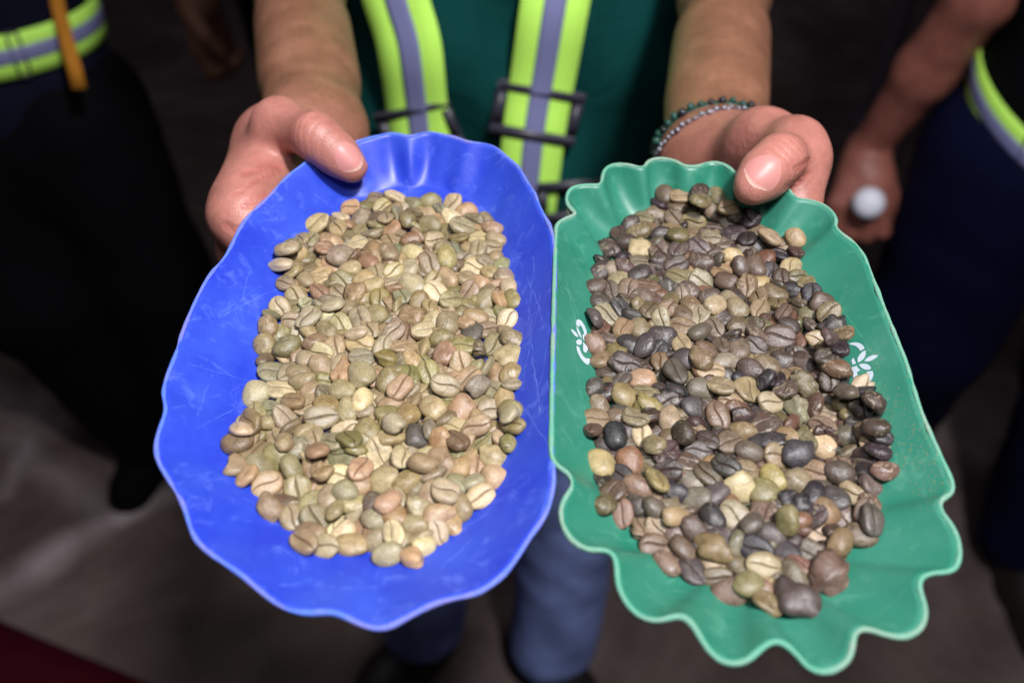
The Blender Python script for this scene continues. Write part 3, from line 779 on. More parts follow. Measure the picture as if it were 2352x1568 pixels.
-1353 9273 110 899 -8 46 435 416 314 227 51800 0 71 134 130 72
1878 6380 312 241 51 -574 -781 383 307 270 20631 1 7 155 136 100
1234 8673 151 980 108 1 -168 464 365 231 36886 0 63 195 165 130
3877 -2359 222 959 -187 -51 206 443 347 263 25210 0 98 169 144 97
-3643 5665 917 -6 491 -871 -37 491 357 252 52630 0 93 142 141 75
2488 6478 262 272 734 -604 -150 470 346 243 3654 0 1 130 142 119
869 6434 218 948 -185 -107 -237 507 391 264 40184 2 26 126 103 75
4197 2917 262 81 945 -274 -159 429 332 254 58764 0 45 131 135 78
665 235 327 -7 -904 -309 -295 483 384 268 33506 0 3 137 133 103
1470 -6464 225 969 86 -73 -221 431 363 223 51110 3 18 165 150 115
2914 6472 188 252 248 186 917 443 342 222 40486 0 2 165 135 92
3464 8218 182 838 146 64 -522 464 339 264 40913 0 23 149 132 97
2668 -3348 266 227 21 973 38 428 315 228 9268 0 70 143 146 94
300 7069 251 259 -912 286 -139 446 317 250 13065 0 80 159 142 118
704 7673 256 66 -324 -507 -796 418 331 226 12304 0 43 156 146 95
-3105 892 258 31 -901 393 184 451 336 236 19980 0 41 185 155 115
959 7207 297 279 -299 -799 441 437 346 231 501 0 33 170 130 110
-3356 -2546 196 325 0 0 -946 444 337 223 46976 0 40 137 124 66
-1940 3265 520 981 -137 -35 -130 408 294 208 32796 0 66 135 121 103
1463 -3467 242 235 -844 -466 126 445 323 239 17511 0 38 167 150 125
3506 4004 288 -214 -176 -955 109 471 343 250 19998 0 61 143 121 89
3452 -1247 163 954 45 -47 293 421 312 206 711 0 5 160 140 100
3051 -3401 200 141 -328 928 -107 434 337 217 10018 0 55 190 159 116
2434 -540 359 76 -942 -92 -313 520 393 259 1549 0 34 196 150 120
2062 2622 327 192 -112 894 389 559 392 304 35777 0 78 177 144 109
-2504 794 236 84 490 -832 -245 431 320 237 38068 0 21 161 121 90
2513 -79 236 839 463 232 -169 368 288 189 43323 0 15 173 139 105
3202 -2795 292 468 382 -386 -697 501 356 256 36327 0 17 181 148 117
875 -3682 237 199 630 733 159 479 335 230 15722 0 23 166 143 118
3996 4239 248 393 -853 -331 -89 408 324 206 4536 3 66 180 130 95
-2201 3112 426 175 679 532 -475 476 336 255 55211 0 51 146 140 114
-1999 4431 230 158 71 -387 -906 454 328 227 17283 0 76 140 125 83
-1891 7933 214 644 -214 -130 -723 441 331 221 46644 0 46 181 132 100
2634 -1244 228 -1 -994 113 0 522 369 263 25672 3 98 144 138 72
2936 3312 273 119 897 330 268 458 357 252 50241 0 25 167 149 98
1842 -3579 257 819 238 -8 522 459 377 218 906 3 72 185 175 125
-902 -4425 200 107 988 -38 -104 426 319 230 52448 0 16 191 159 109
-2075 2601 445 977 111 148 -103 524 402 246 37110 0 63 140 130 75
126 1895 249 90 -732 -675 -9 447 336 230 8114 0 33 162 131 95
2503 3975 226 110 261 -959 24 488 377 239 37403 0 22 125 119 63
-1950 2683 282 375 -401 -80 832 473 367 256 285 0 47 205 203 155
4311 1836 275 815 -258 36 -517 426 316 219 4017 0 76 156 133 106
-1405 -4500 225 196 -487 832 -179 423 299 229 14902 0 9 184 133 114
-3531 -2894 458 25 845 522 112 486 368 251 49350 0 0 165 130 100
1683 8224 231 166 -209 28 -963 438 347 219 38697 0 32 190 145 108
1634 109 304 225 -785 554 161 475 359 246 6262 0 45 155 150 85
69 -17 126 649 0 0 -761 522 387 266 22580 0 86 175 153 105
10 -2921 281 692 664 -105 -262 408 319 225 38922 3 67 161 154 122
-2566 7994 207 12 886 -449 -115 448 336 226 3330 0 14 120 103 81
218 -328 288 159 -980 20 119 422 334 193 810 0 66 170 120 90
3042 7594 194 93 197 952 215 382 298 184 30974 0 46 185 147 105
1400 5152 257 206 150 -966 -35 442 350 232 38908 3 21 137 124 92
-904 -3692 193 113 -149 -982 36 393 279 224 10555 0 15 190 157 119
-1393 1703 298 -76 -65 -995 19 447 324 236 34202 0 87 158 140 90
-2906 6225 226 182 -917 -341 95 395 289 198 16583 3 7 155 135 120
-1547 -3421 293 196 -374 -861 282 499 372 265 43928 0 80 170 152 104
-13 2742 137 269 -39 -99 957 461 331 222 44022 0 92 128 125 101
2058 1099 220 65 -249 958 130 469 349 257 27589 0 4 145 126 107
-2248 -4332 207 0 -741 -671 0 476 361 235 17277 0 71 199 155 115
154 9138 149 833 -39 -163 -527 384 303 200 33039 0 3 174 163 144
664 -322 318 768 400 -164 473 458 382 235 41296 0 13 155 140 100
-2686 5599 102 816 0 0 578 410 311 217 5430 0 5 177 152 110
252 6293 122 868 0 0 -498 482 360 261 20377 0 61 131 147 116
1506 -5284 288 354 -654 525 -415 444 314 243 55798 0 31 156 110 90
-3601 5171 493 940 160 23 -302 437 316 230 25060 0 64 150 128 95
2119 38 219 538 -216 -478 660 374 266 186 37107 0 8 172 143 112
428 -1864 235 39 -846 -521 103 478 382 273 54899 0 48 180 152 117
-614 6725 217 130 912 -335 -201 424 319 226 25358 0 61 161 134 97
445 -2370 314 539 -827 159 7 472 361 245 34489 3 10 152 130 75
-3198 4270 264 88 -778 -586 208 440 352 232 57323 0 39 173 141 100
583 2694 202 50 153 982 94 433 329 234 36660 0 3 188 168 151
1518 -2492 217 140 463 -867 -120 437 337 214 1727 2 42 135 120 87
-2331 5948 230 776 -540 66 319 399 289 227 41963 0 34 170 149 129
2324 7138 109 33 0 0 1000 428 313 237 29230 0 7 136 123 103
2007 -1838 282 388 857 244 238 436 341 231 35397 0 35 166 140 102
2505 2030 191 32 -616 787 -5 420 335 216 24272 0 88 138 97 72
2744 1401 117 789 0 0 615 492 381 239 49320 0 29 169 139 105
-1391 -2123 199 88 84 -992 -24 339 271 238 35903 1 65 164 142 95
-2869 -1436 226 297 -609 718 -162 410 292 210 46595 0 57 196 195 149
1310 6325 211 0 -239 971 0 432 343 243 25649 0 7 165 148 128
-1896 -2012 204 233 -890 -389 -56 400 304 211 21593 0 18 171 130 101
-154 -1147 251 4 -40 -968 -247 402 300 203 58244 0 29 185 168 111
2959 980 260 234 -151 -954 -113 413 300 218 34711 0 87 205 187 143
-138 5927 136 588 -116 -69 797 442 312 214 21052 0 81 175 124 103
-692 5636 239 81 -914 -356 -180 403 306 223 8027 0 44 175 149 111
1081 -2973 224 129 452 858 208 430 316 220 53173 0 45 188 172 132
-292 -5254 104 102 0 0 -995 364 291 199 32512 0 97 136 128 73
1946 5932 263 156 98 -978 -93 438 325 227 41163 0 60 144 131 76
-2031 6630 258 104 441 -867 206 448 321 254 21972 3 4 165 169 137
708 8963 211 -98 -737 659 -117 404 295 211 34359 0 23 179 150 103
2080 1657 295 318 -32 -945 -74 408 304 232 35760 0 62 164 142 103
-44 592 224 156 -149 -975 61 428 338 229 29921 0 31 157 134 111
-3563 6126 591 37 -999 -20 21 471 344 219 54912 0 8 140 120 105
-962 1073 198 51 653 750 91 421 326 228 40402 0 87 152 133 114
1692 -1346 104 494 0 0 -870 425 324 205 28991 0 26 150 125 106
-2765 7232 252 -57 -483 850 -204 368 283 208 54789 0 88 187 147 99
3868 4621 142 981 112 -131 -88 427 310 221 20345 0 7 132 118 77
-3761 -2324 383 774 1 54 -631 374 288 223 59559 0 40 179 169 129
1055 5399 298 752 -405 -516 59 417 311 228 55467 0 74 180 137 96
-1945 -1252 240 284 -906 -312 34 361 288 254 49180 1 76 163 143 112
-2031 -762 195 0 -41 999 -1 415 312 226 529 0 85 177 144 89
2468 -4132 232 5 -458 853 -249 429 331 239 49142 0 34 188 170 142
-256 5412 96 682 0 0 732 414 304 199 22072 3 24 131 120 66
143 7850 196 0 -572 -820 0 400 310 227 11625 0 2 180 132 102
790 -1026 174 87 266 960 -26 399 311 193 48418 0 74 148 123 85
556 -4997 222 0 -616 -788 0 494 364 254 12271 0 7 120 113 59
-2470 -1572 194 0 -550 -835 0 417 319 223 47956 0 68 145 140 111
2547 4758 212 0 -995 -103 0 490 353 242 22391 3 27 199 154 123
956 4604 278 291 799 515 110 358 287 252 40912 1 29 153 111 91
3411 -713 308 370 105 890 -245 406 296 220 18562 0 60 178 166 133
2138 466 140 681 17 -133 720 440 348 228 33698 0 35 180 140 112
452 4879 165 325 142 -240 -904 375 272 203 49347 0 1 162 144 112
1290 -2141 238 96 559 -794 -219 474 354 229 52143 0 19 165 140 128
-76 -1973 243 329 739 579 -103 367 273 199 39099 0 57 147 119 89
210 -4250 267 122 -254 930 -237 462 363 263 6568 0 41 165 129 94
-2640 1306 198 16 520 -834 185 434 327 214 27294 0 7 193 155 113
3105 2914 103 518 0 0 -855 422 307 220 45374 0 83 178 129 94
-1374 6578 106 439 0 0 -899 428 340 216 43978 0 4 128 107 81
-407 3231 102 961 0 0 -275 430 313 215 10910 0 80 172 149 129
1975 -2955 249 -34 -193 -977 -83 485 385 235 59393 0 22 185 151 119
-212 -3397 106 331 0 0 944 434 345 215 28242 0 0 154 127 81
-433 -2092 196 94 -134 -964 211 384 300 189 14273 0 38 151 117 93
-847 5148 186 27 899 -432 72 416 296 216 30063 0 13 184 157 99
-479 -434 290 136 -802 563 148 442 320 232 3995 0 30 160 155 105
-2160 -3329 210 0 -921 -391 0 470 360 238 50439 0 72 179 168 136
-2338 3726 227 81 -752 652 49 454 333 206 3542 3 68 150 122 100
-1026 3063 258 128 430 105 887 388 288 191 5613 0 90 163 140 114
2405 -2647 234 0 -964 266 0 398 318 280 8476 1 86 172 153 107
-177 2311 179 0 -867 498 0 383 296 205 49179 0 2 117 98 65
2871 -4503 267 285 -942 -158 -74 406 325 286 55650 1 1 136 139 109
-1992 -3990 248 921 -166 341 90 397 288 225 3998 0 24 162 137 112
-108 1181 127 454 110 0 884 359 288 253 11427 1 15 191 167 119
1192 1920 198 93 778 -621 12 420 299 233 9772 2 1 164 137 114
-1173 -3262 169 112 241 241 934 366 287 202 3522 0 42 171 129 110
2278 3111 243 131 -305 -915 229 443 333 238 32597 0 27 133 128 109
-995 -1864 216 76 -688 -720 49 449 343 251 4499 0 2 151 135 74
-361 1694 215 55 963 -252 -73 465 367 245 14760 0 1 163 146 89
1430 7244 220 4 -207 -942 266 397 300 216 16705 0 87 164 150 125
-2792 -2299 197 83 -771 -623 102 425 334 222 10091 0 1 169 159 120
-729 7533 105 815 0 0 -580 421 328 217 7914 3 83 215 190 154
-1350 -5093 203 70 -92 993 -29 477 350 230 35242 2 47 157 144 107
350 -3506 182 27 689 -724 -1 378 278 213 18346 0 32 168 136 98
1294 508 134 19 0 0 1000 532 409 283 40373 0 90 186 150 109
2792 -562 224 190 33 980 58 409 325 197 30746 0 17 129 113 61
439 1767 219 135 628 754 141 441 336 226 31652 0 98 162 146 123
-473 -4006 147 0 -413 911 0 342 256 165 41756 0 20 161 130 90
-1878 4008 204 0 -83 997 0 434 310 238 53258 0 25 186 180 145
1673 4534 197 109 -904 410 48 452 343 225 2530 0 20 152 132 98
2743 450 213 0 -956 293 0 471 347 245 53255 0 2 159 145 126
-2758 3001 111 970 0 0 243 462 365 225 12903 2 12 145 116 83
1209 3148 221 31 945 319 -68 500 387 251 45398 0 83 192 185 138
1157 5906 217 945 320 60 -8 474 345 234 17609 0 15 178 142 103
-966 4523 216 144 -987 -33 -66 469 374 233 51927 0 58 137 129 104
-61 5024 209 18 988 -76 -137 424 321 209 19168 2 76 184 144 110
1302 3629 259 123 -257 -902 -324 378 269 196 13139 0 75 131 109 79
-1434 5027 110 984 0 0 179 437 314 240 34015 0 8 160 135 105
-1229 3885 260 279 -385 53 878 397 315 214 37161 0 10 183 138 105
-1479 3254 223 416 82 317 848 467 357 236 41920 0 66 184 160 107
-632 -855 98 999 0 0 -36 414 313 201 5572 0 95 156 136 97
2757 2476 109 1000 0 0 31 437 314 237 52357 0 47 194 157 120
1220 -5923 225 33 111 -988 -103 481 361 262 2804 0 75 184 140 103
1796 -4142 256 268 -856 -434 75 445 333 255 2960 0 8 126 105 73"""
GREEN_BEANS = """85 -7906 666 972 57 -4 -228 640 560 420 55608 2 14 85 68 68
1201 -6950 451 939 -52 -94 328 640 560 420 7084 2 18 120 88 75
-1842 -6243 528 962 191 -100 -167 439 362 213 21653 2 23 150 125 75
1258 -2939 513 944 173 -44 278 529 419 276 29690 0 4 70 68 78
-1535 -7416 338 981 91 -141 99 489 411 258 38232 0 38 130 100 85
2696 -5459 817 181 -710 -680 33 467 338 261 28023 0 14 92 85 79
-1073 -7331 636 962 -66 14 263 461 384 227 50450 1 6 150 145 90
-522 -6776 553 151 -984 92 21 472 367 213 40458 0 56 180 165 115
341 -5492 791 543 424 -38 -724 469 340 266 56962 0 37 139 132 75
-4674 -3175 373 814 20 11 -581 489 409 261 6929 0 29 200 180 110
-2390 -6740 249 2 876 -482 -33 490 362 236 46976 0 23 75 65 68
2360 -3639 428 944 166 36 -283 489 403 262 26240 0 6 90 75 65
1712 2017 477 287 -950 117 -37 563 431 266 46464 0 7 105 80 70
-661 -4090 392 849 394 21 -351 489 402 249 1271 0 11 215 200 140
1746 -6027 498 414 1 245 -877 471 338 241 52349 0 5 143 115 74
-2 -4197 391 973 57 4 -221 495 416 227 9544 0 49 140 135 75
-3090 -6586 364 886 85 66 -452 437 317 201 46517 1 58 140 110 90
-4141 -2209 485 770 20 99 -629 451 346 238 35642 0 7 39 45 50
-977 -5049 351 144 -913 380 26 496 390 250 5811 0 65 175 165 130
-3360 -5937 254 176 -980 -54 78 452 363 234 17639 0 4 130 100 75
-685 -7988 749 160 915 -364 -64 429 319 228 40912 0 38 145 124 78
-633 -6223 507 217 -932 282 -71 468 394 240 38848 0 4 50 46 55
-881 -1433 516 148 -745 645 76 475 362 247 31242 0 5 145 115 90
-1045 -3507 698 227 -902 363 -56 449 340 249 54378 0 16 58 55 47
-3799 -3096 286 728 197 145 -640 496 416 264 27021 0 11 160 105 70
2064 -111 485 819 339 77 -456 475 363 252 49260 2 28 125 118 85
-1648 -5130 458 825 118 -60 -550 458 339 233 16261 0 44 60 58 62
-2026 162 783 -29 573 818 43 497 381 298 6941 0 1 89 82 69
-4176 -4966 412 230 -727 644 67 414 341 196 28750 0 0 155 115 95
-126 -2777 454 972 136 40 -185 455 338 226 13330 0 14 110 95 80
261 -274 413 55 802 -573 -162 518 436 245 30410 0 2 175 155 105
509 -1706 424 48 955 278 87 535 425 275 45960 0 75 95 78 68
-2575 -6088 302 902 75 107 -412 424 327 246 40143 0 14 115 91 69
918 -4736 382 960 183 -7 -210 507 422 239 20561 2 40 48 46 55
-1105 828 705 855 111 11 -507 493 364 273 11144 0 83 144 119 83
3520 -3836 857 983 -64 90 146 452 342 258 1231 0 95 128 89 76
1712 -1140 363 785 204 64 -582 484 362 248 3298 2 47 140 140 105
3087 140 967 979 -41 -41 -194 501 377 283 28967 0 87 125 94 69
-2108 -2234 688 615 -116 -154 764 451 330 264 18653 0 70 76 64 50
1049 -3911 402 951 253 56 -168 492 370 245 7283 0 50 145 130 95
-3688 -4075 416 945 249 -26 -211 451 336 216 42946 0 23 150 115 90
3439 -2649 1414 962 -48 -155 -220 423 336 244 48855 0 87 80 65 55
-2210 -5592 448 861 279 124 -408 472 358 253 29634 0 27 105 85 78
2364 -5776 454 965 188 -87 -160 454 338 226 29292 0 44 110 90 65
-1527 -3711 489 80 -887 455 3 452 327 254 50048 0 2 102 88 60
-3711 -537 371 936 180 149 -262 491 376 241 43775 0 4 165 145 85
-2738 -3515 492 227 -959 89 -145 479 369 224 45124 2 29 75 62 62
-3504 -1602 583 24 -976 216 -17 454 329 239 24835 0 48 138 128 89
-2873 1673 494 862 41 -246 441 463 357 225 40390 0 7 80 70 75
-3508 819 447 238 -955 132 116 449 374 228 30917 2 5 90 75 75
-3074 -3908 564 42 -665 -689 286 487 385 258 22983 0 84 168 153 89
-611 -5539 658 931 -27 -44 361 406 302 220 54489 0 37 95 86 75
2088 -2539 439 782 164 -48 -599 503 393 250 10989 0 4 225 195 145
-642 -300 639 60 949 -303 62 461 367 235 2229 0 98 158 140 101
-4700 -4941 795 961 0 70 267 378 293 210 51494 0 39 110 101 61
907 -824 451 188 -970 -117 98 447 372 235 22764 0 25 180 165 125
2042 -4454 330 908 135 -140 -372 501 365 246 13414 0 29 75 70 70
-2699 -5189 554 971 -20 167 167 445 314 238 12815 0 4 187 157 109
-4479 -4504 681 18 922 354 154 484 360 261 14042 0 17 101 74 54
3632 -1594 1376 789 51 285 542 498 396 279 32756 0 92 76 55 50
-1970 -4462 378 980 73 -162 89 451 375 215 26874 0 12 125 120 100
184 -7025 471 758 267 -74 -590 502 393 239 16012 0 36 115 105 80
373 -3748 365 807 243 -79 -533 467 365 233 37895 1 18 190 175 90
-1222 -274 393 958 271 11 -93 457 383 228 606 0 14 120 115 95
-662 -2432 442 74 -963 -254 45 467 387 230 10687 0 30 125 105 80
-4691 -1526 409 109 -992 -40 50 462 392 212 50504 0 4 150 125 85
-4534 1810 379 723 248 117 -635 431 356 222 27558 0 56 150 115 95
705 -2913 425 231 -961 -80 131 518 416 279 37317 0 45 165 140 100
429 -2390 425 984 44 -153 -85 473 345 241 55449 2 29 60 55 62
-2405 -1585 452 754 125 77 -641 475 351 253 36785 0 0 185 160 125
521 586 454 949 219 -43 -224 487 366 245 19984 0 0 95 75 68
-1741 -6999 291 247 -967 30 -50 432 318 231 55628 0 8 125 110 80
-3252 -4898 479 381 136 -116 907 428 303 244 57578 0 4 105 93 77
-1547 -995 367 974 198 108 30 461 377 222 47309 3 5 75 72 75
-99 -4963 402 54 -904 -424 31 473 385 220 42235 2 69 125 98 85
1110 4624 561 96 -779 -608 -120 494 371 265 30292 0 69 140 110 75
-3038 -2720 669 462 -225 65 856 433 315 232 15570 0 39 151 136 92
3448 -3260 1016 928 -149 0 -342 429 310 218 22140 0 30 58 41 58
3063 -4178 566 935 26 154 -317 424 313 206 16760 2 10 110 90 85
570 3470 514 865 151 26 -477 468 377 219 48459 0 73 150 135 95
1189 -5256 636 313 -170 934 30 446 318 267 58179 0 96 87 70 75
3516 2818 916 213 -914 -258 -229 442 361 219 9287 0 31 140 125 85
2303 939 353 880 232 -91 -404 522 396 252 59368 0 31 90 70 65
1423 -412 601 58 -407 899 -152 451 354 228 33212 0 79 100 84 76
-3037 274 349 993 103 -10 -63 482 400 227 52018 1 11 200 155 115
-2224 2128 438 962 224 -67 -141 492 386 225 39909 0 35 75 65 70
1614 -4943 387 818 260 54 -510 463 361 224 57568 2 55 160 125 85
-1403 -4283 334 965 28 -144 219 459 332 227 38252 0 11 95 85 88
-100 -5722 445 961 150 -31 -230 474 379 226 33232 0 10 90 78 78
1829 8558 582 153 -791 554 -209 553 429 319 47975 0 4 57 41 49
-223 3548 550 312 -153 52 -936 498 354 289 29339 0 64 198 176 134
-903 2345 464 949 -15 -11 315 453 327 234 49565 0 6 110 100 85
3053 -1037 1145 428 -141 209 868 445 351 256 41915 0 15 103 90 75
285 1552 422 752 63 -35 655 472 360 215 26808 0 5 130 110 90
426 4964 441 934 195 -76 -290 440 367 198 4631 0 4 110 82 65
-2680 -2957 581 83 -912 -400 17 464 363 237 20469 0 60 86 59 65
2228 -1010 512 474 332 -279 -766 439 329 236 20724 0 63 106 74 60
-3621 7068 197 899 177 -35 -398 453 336 212 22427 2 50 85 68 62
1400 -4341 413 852 -8 -114 512 499 371 257 23134 0 12 55 50 60
3300 6935 810 749 328 101 -567 468 356 233 15447 0 32 190 160 110
-2426 6986 240 936 246 -27 251 538 441 280 856 2 16 205 185 130
933 -6192 255 219 -943 241 -76 453 342 209 25 0 10 110 100 85
-2606 -4235 356 944 290 -69 -140 447 323 227 19543 0 55 60 58 70
-283 6089 356 939 250 -62 -228 465 381 245 42848 0 69 95 75 68
-3013 -1021 421 906 224 61 -353 466 368 216 6863 2 62 165 150 75
1646 5787 416 817 132 56 -559 549 402 251 13949 0 44 110 85 70
2377 7079 814 124 -336 -933 19 468 338 277 4958 0 47 181 151 113
-220 -1928 347 951 171 -117 -228 451 339 207 37476 0 52 150 125 80
-1351 -2410 499 104 -946 307 -30 397 304 209 560 0 16 71 51 44
-1660 -2758 402 250 -968 -14 23 436 317 211 27304 0 30 85 75 70
-426 5117 336 315 -912 207 163 468 387 239 34930 0 40 165 160 125
-4688 -140 385 302 146 3 -942 409 293 222 10831 0 85 76 75 69
200 -6224 339 933 189 -135 -276 449 342 213 27836 0 17 70 65 75
859 1676 451 261 -923 283 11 446 372 211 56770 0 39 85 65 62
861 69 478 267 336 -175 -886 421 311 226 22593 0 44 46 44 52
-3475 2540 441 -8 -554 832 -21 445 348 259 35980 0 32 169 135 96
-175 -1424 357 676 692 -210 140 533 416 306 56139 3 70 81 61 62
1644 -3466 315 240 -934 196 -176 481 395 221 52846 0 78 165 130 95
-4288 4867 278 986 148 -18 74 453 344 221 56307 0 35 95 72 60
2978 -2210 400 972 204 -23 -118 463 370 247 48911 1 1 110 105 85
-241 8587 367 442 -894 25 -75 499 403 261 40895 0 18 150 135 80
-3991 3324 300 115 -926 347 96 524 419 271 25531 0 48 160 155 115
3506 2224 826 949 243 -197 47 440 347 205 19540 2 49 60 60 60
-1065 7204 764 998 49 19 -17 432 343 237 19062 0 6 118 107 57
-1790 6118 443 834 340 -30 434 484 374 234 57600 2 62 80 62 58
3086 -3171 603 298 224 891 258 436 319 262 47571 0 33 73 52 52
-2169 2905 514 327 -692 626 149 479 352 234 25447 0 74 165 155 110
-2070 -3185 428 66 969 -234 -47 449 349 238 34844 0 97 102 82 71
-2394 7935 354 23 -96 -179 979 488 369 274 33480 0 80 130 113 71
-2440 -788 449 246 -960 -134 -30 427 320 224 37739 2 72 80 70 68
2497 -4250 364 250 -925 174 -226 424 326 223 38623 2 31 180 160 115
-1212 5834 468 201 -943 -246 -94 466 386 235 18877 0 16 90 72 68
-4331 1194 214 936 -172 -69 300 464 350 250 59834 0 19 151 124 87
-3705 -4693 303 930 152 -218 -255 438 323 217 4762 2 26 85 80 75
1025 8567 1043 72 112 -964 -230 440 320 261 23824 0 38 161 132 91
1640 1074 313 939 254 -56 -225 445 363 202 10485 0 12 85 68 62
-250 937 406 980 141 41 138 452 343 206 47794 0 46 150 140 120
-3182 -5459 282 282 -816 489 122 444 373 224 13673 0 60 165 140 105
-1110 -6056 273 616 539 67 570 477 343 271 17535 0 53 124 123 91
1092 732 461 944 131 12 -302 456 365 223 33061 0 61 130 110 80
-3636 -5302 211 61 773 -628 66 487 363 238 58815 2 4 150 125 95
-1515 2608 455 133 -985 66 -87 450 377 207 44030 0 39 150 125 90
1397 3526 385 138 -836 -530 -26 435 353 199 5716 0 25 165 140 100
1040 5625 596 751 256 245 -557 421 311 224 53107 0 22 105 85 78
3521 3500 722 953 250 86 -151 486 409 227 9121 0 1 105 80 65
2904 544 1120 14 94 -994 -53 459 354 239 15611 0 44 79 69 59
-4532 -851 243 834 161 30 -526 437 317 225 6399 0 64 140 120 90
-276 6907 465 252 -894 370 11 437 363 206 33360 0 47 100 82 85
-25 8791 1183 461 -158 -42 -872 509 403 270 45830 0 81 140 126 79
-2672 5487 345 975 161 -79 130 434 356 203 8815 0 5 72 62 60
2313 -2305 397 306 -415 -651 -557 483 344 270 59056 2 79 88 62 58
-3283 -2157 354 126 -747 651 41 448 334 235 3321 0 75 215 195 145
-4003 5822 184 909 199 -44 364 489 382 236 25837 0 78 75 60 58
1255 7906 234 929 47 -156 -333 556 470 273 9966 1 79 75 60 70
2823 -144 732 120 -748 -637 -139 428 319 233 50010 0 52 80 66 59
-3266 1875 280 960 87 107 -245 488 376 256 8400 3 3 65 58 60
-3132 4559 343 123 -830 -514 -180 463 388 244 13850 0 2 140 110 85
-1594 1849 399 47 -750 660 -12 494 382 246 47606 0 26 180 160 115
3493 -1469 806 886 338 -25 -317 411 297 209 34452 0 60 80 62 55
2289 -1854 485 116 -934 304 -147 449 364 204 6649 0 9 135 110 85
1616 7272 571 41 -522 851 -26 447 326 246 28391 0 5 55 46 47
507 2595 386 962 210 106 -138 449 343 215 13483 0 37 115 95 65
3009 1106 1392 912 106 322 231 453 333 232 52999 0 43 90 66 67
-2922 2662 295 795 107 26 -597 436 368 232 37851 0 36 145 130 90
-1165 -6563 280 870 -23 21 -491 447 326 219 14175 0 10 120 108 75
3257 805 1258 121 603 788 -25 433 321 228 25766 0 26 57 48 59
-1297 5290 385 100 -962 249 -47 436 345 230 57091 0 4 140 130 85
-1203 9869 706 733 211 95 -640 455 378 240 32140 0 7 110 90 70
-357 2560 424 165 -850 501 -6 439 326 218 20781 0 36 130 115 95
-1097 6658 575 80 -836 -542 -9 469 363 211 32234 0 36 95 78 75
-667 9580 832 124 -990 69 -18 432 326 227 9396 0 9 170 140 95
-778 3139 464 5 -807 -569 -156 457 379 222 36748 2 37 165 155 120
280 7578 336 203 -972 118 -23 419 329 194 4421 0 76 140 125 90
-532 -3548 474 19 -999 33 29 479 404 248 21163 0 36 150 130 90
2120 4461 295 918 109 35 -381 477 359 217 12120 1 26 125 105 70
-2067 -314 457 860 -160 -66 -481 429 341 243 46696 0 57 51 51 58
3291 4150 599 195 -680 702 88 455 353 222 20640 0 39 60 58 70
2911 5677 481 85 -832 -521 -171 463 371 246 52805 0 32 190 170 115
-4456 2951 491 489 337 419 687 464 359 278 42426 0 63 96 84 86
-1622 1055 425 971 220 -92 -35 457 375 211 6713 0 5 75 65 68
813 9580 801 843 111 63 -523 520 397 246 10217 1 22 130 120 75
690 9099 413 912 322 7 -255 487 399 242 49876 0 31 150 125 100
-4854 -2075 637 178 755 601 -193 404 296 237 55338 0 52 108 78 69
-2677 4163 399 993 74 -56 78 458 335 234 34 2 79 120 100 90
-2385 991 401 113 -777 610 106 418 302 222 32716 2 4 135 105 65
-2025 -3749 305 905 139 -23 -401 452 337 208 29700 0 60 130 125 110
-4146 -3626 378 186 -937 222 -195 454 342 243 35742 0 2 75 68 72
2645 -5068 633 108 -804 -567 -143 425 317 226 27243 0 34 125 100 80
-2493 3373 496 60 501 -862 -55 467 339 251 39126 0 72 112 97 66
3512 1449 1242 -30 -927 241 -286 411 316 211 52097 0 90 140 117 78
-797 453 489 130 -991 38 22 474 387 250 13111 0 23 200 175 130
-903 8825 293 262 -815 515 30 541 402 254 44509 0 1 130 110 85
-3031 -1458 425 488 496 -468 544 473 364 243 19000 2 35 82 65 51
-2387 4816 364 34 -999 -1 1 459 356 209 42991 0 58 125 95 70
3550 -2762 1220 32 -435 -900 -10 435 310 252 23450 0 33 49 42 56
-4135 4143 159 980 44 47 -190 442 376 226 12352 0 48 85 75 68
-3458 3576 405 74 -920 326 205 450 337 219 40736 0 31 65 65 70
-3148 5854 395 933 131 125 -312 412 324 206 25046 0 87 110 83 80
2181 2540 506 958 77 83 -264 438 322 235 1087 0 5 75 60 55
-2908 7461 224 976 188 -6 -109 466 374 250 32913 0 21 80 62 55
-1306 3237 332 916 128 36 -378 494 362 255 13173 1 2 120 95 65
3077 2000 413 272 -942 197 -3 438 325 222 30100 0 32 185 160 115
2088 3103 647 -1 884 448 131 394 288 229 16748 0 13 115 87 72
-1875 3436 482 159 -922 -351 -26 456 330 267 26276 0 43 143 114 84
3139 -3712 611 893 14 -159 -421 451 368 206 32114 1 45 50 46 50
3643 -830 949 195 -837 -498 -113 464 383 210 28644 2 18 205 185 150
2100 -5075 265 169 -740 649 42 451 348 214 556 0 78 110 85 75
-241 1760 427 93 641 762 -9 404 291 217 46030 0 48 107 91 72
-1055 3700 432 862 -42 104 -494 433 335 233 59766 0 91 145 117 83
-913 4621 292 902 196 -7 -385 467 358 230 47620 1 78 100 80 75
2862 4674 239 950 155 -85 -259 489 372 260 53537 0 20 50 45 50
1001 2172 534 75 899 -419 -108 432 317 256 12544 0 68 117 95 79
-3778 149 385 178 915 306 194 434 345 223 19699 0 27 108 96 88
669 -5397 608 972 196 -102 76 405 293 221 38004 0 22 151 100 70
-4445 -2345 199 980 178 -53 69 459 366 237 36509 1 1 80 68 62
1417 -1557 244 778 465 297 299 383 294 217 55780 0 10 123 77 60
475 -6665 468 34 -961 274 -8 370 265 199 44005 0 19 139 87 69
2768 -1195 264 81 -986 138 38 486 367 241 21333 0 60 160 140 105
-1640 4775 289 908 306 -13 -287 404 298 213 35650 2 4 90 85 75
-1542 -5775 363 976 92 29 -198 444 367 204 45846 0 52 85 72 75
1663 -2451 511 821 -41 -16 -569 430 317 198 15730 0 60 130 125 85
-4135 774 175 51 -981 176 -71 416 321 196 1781 2 25 90 75 62
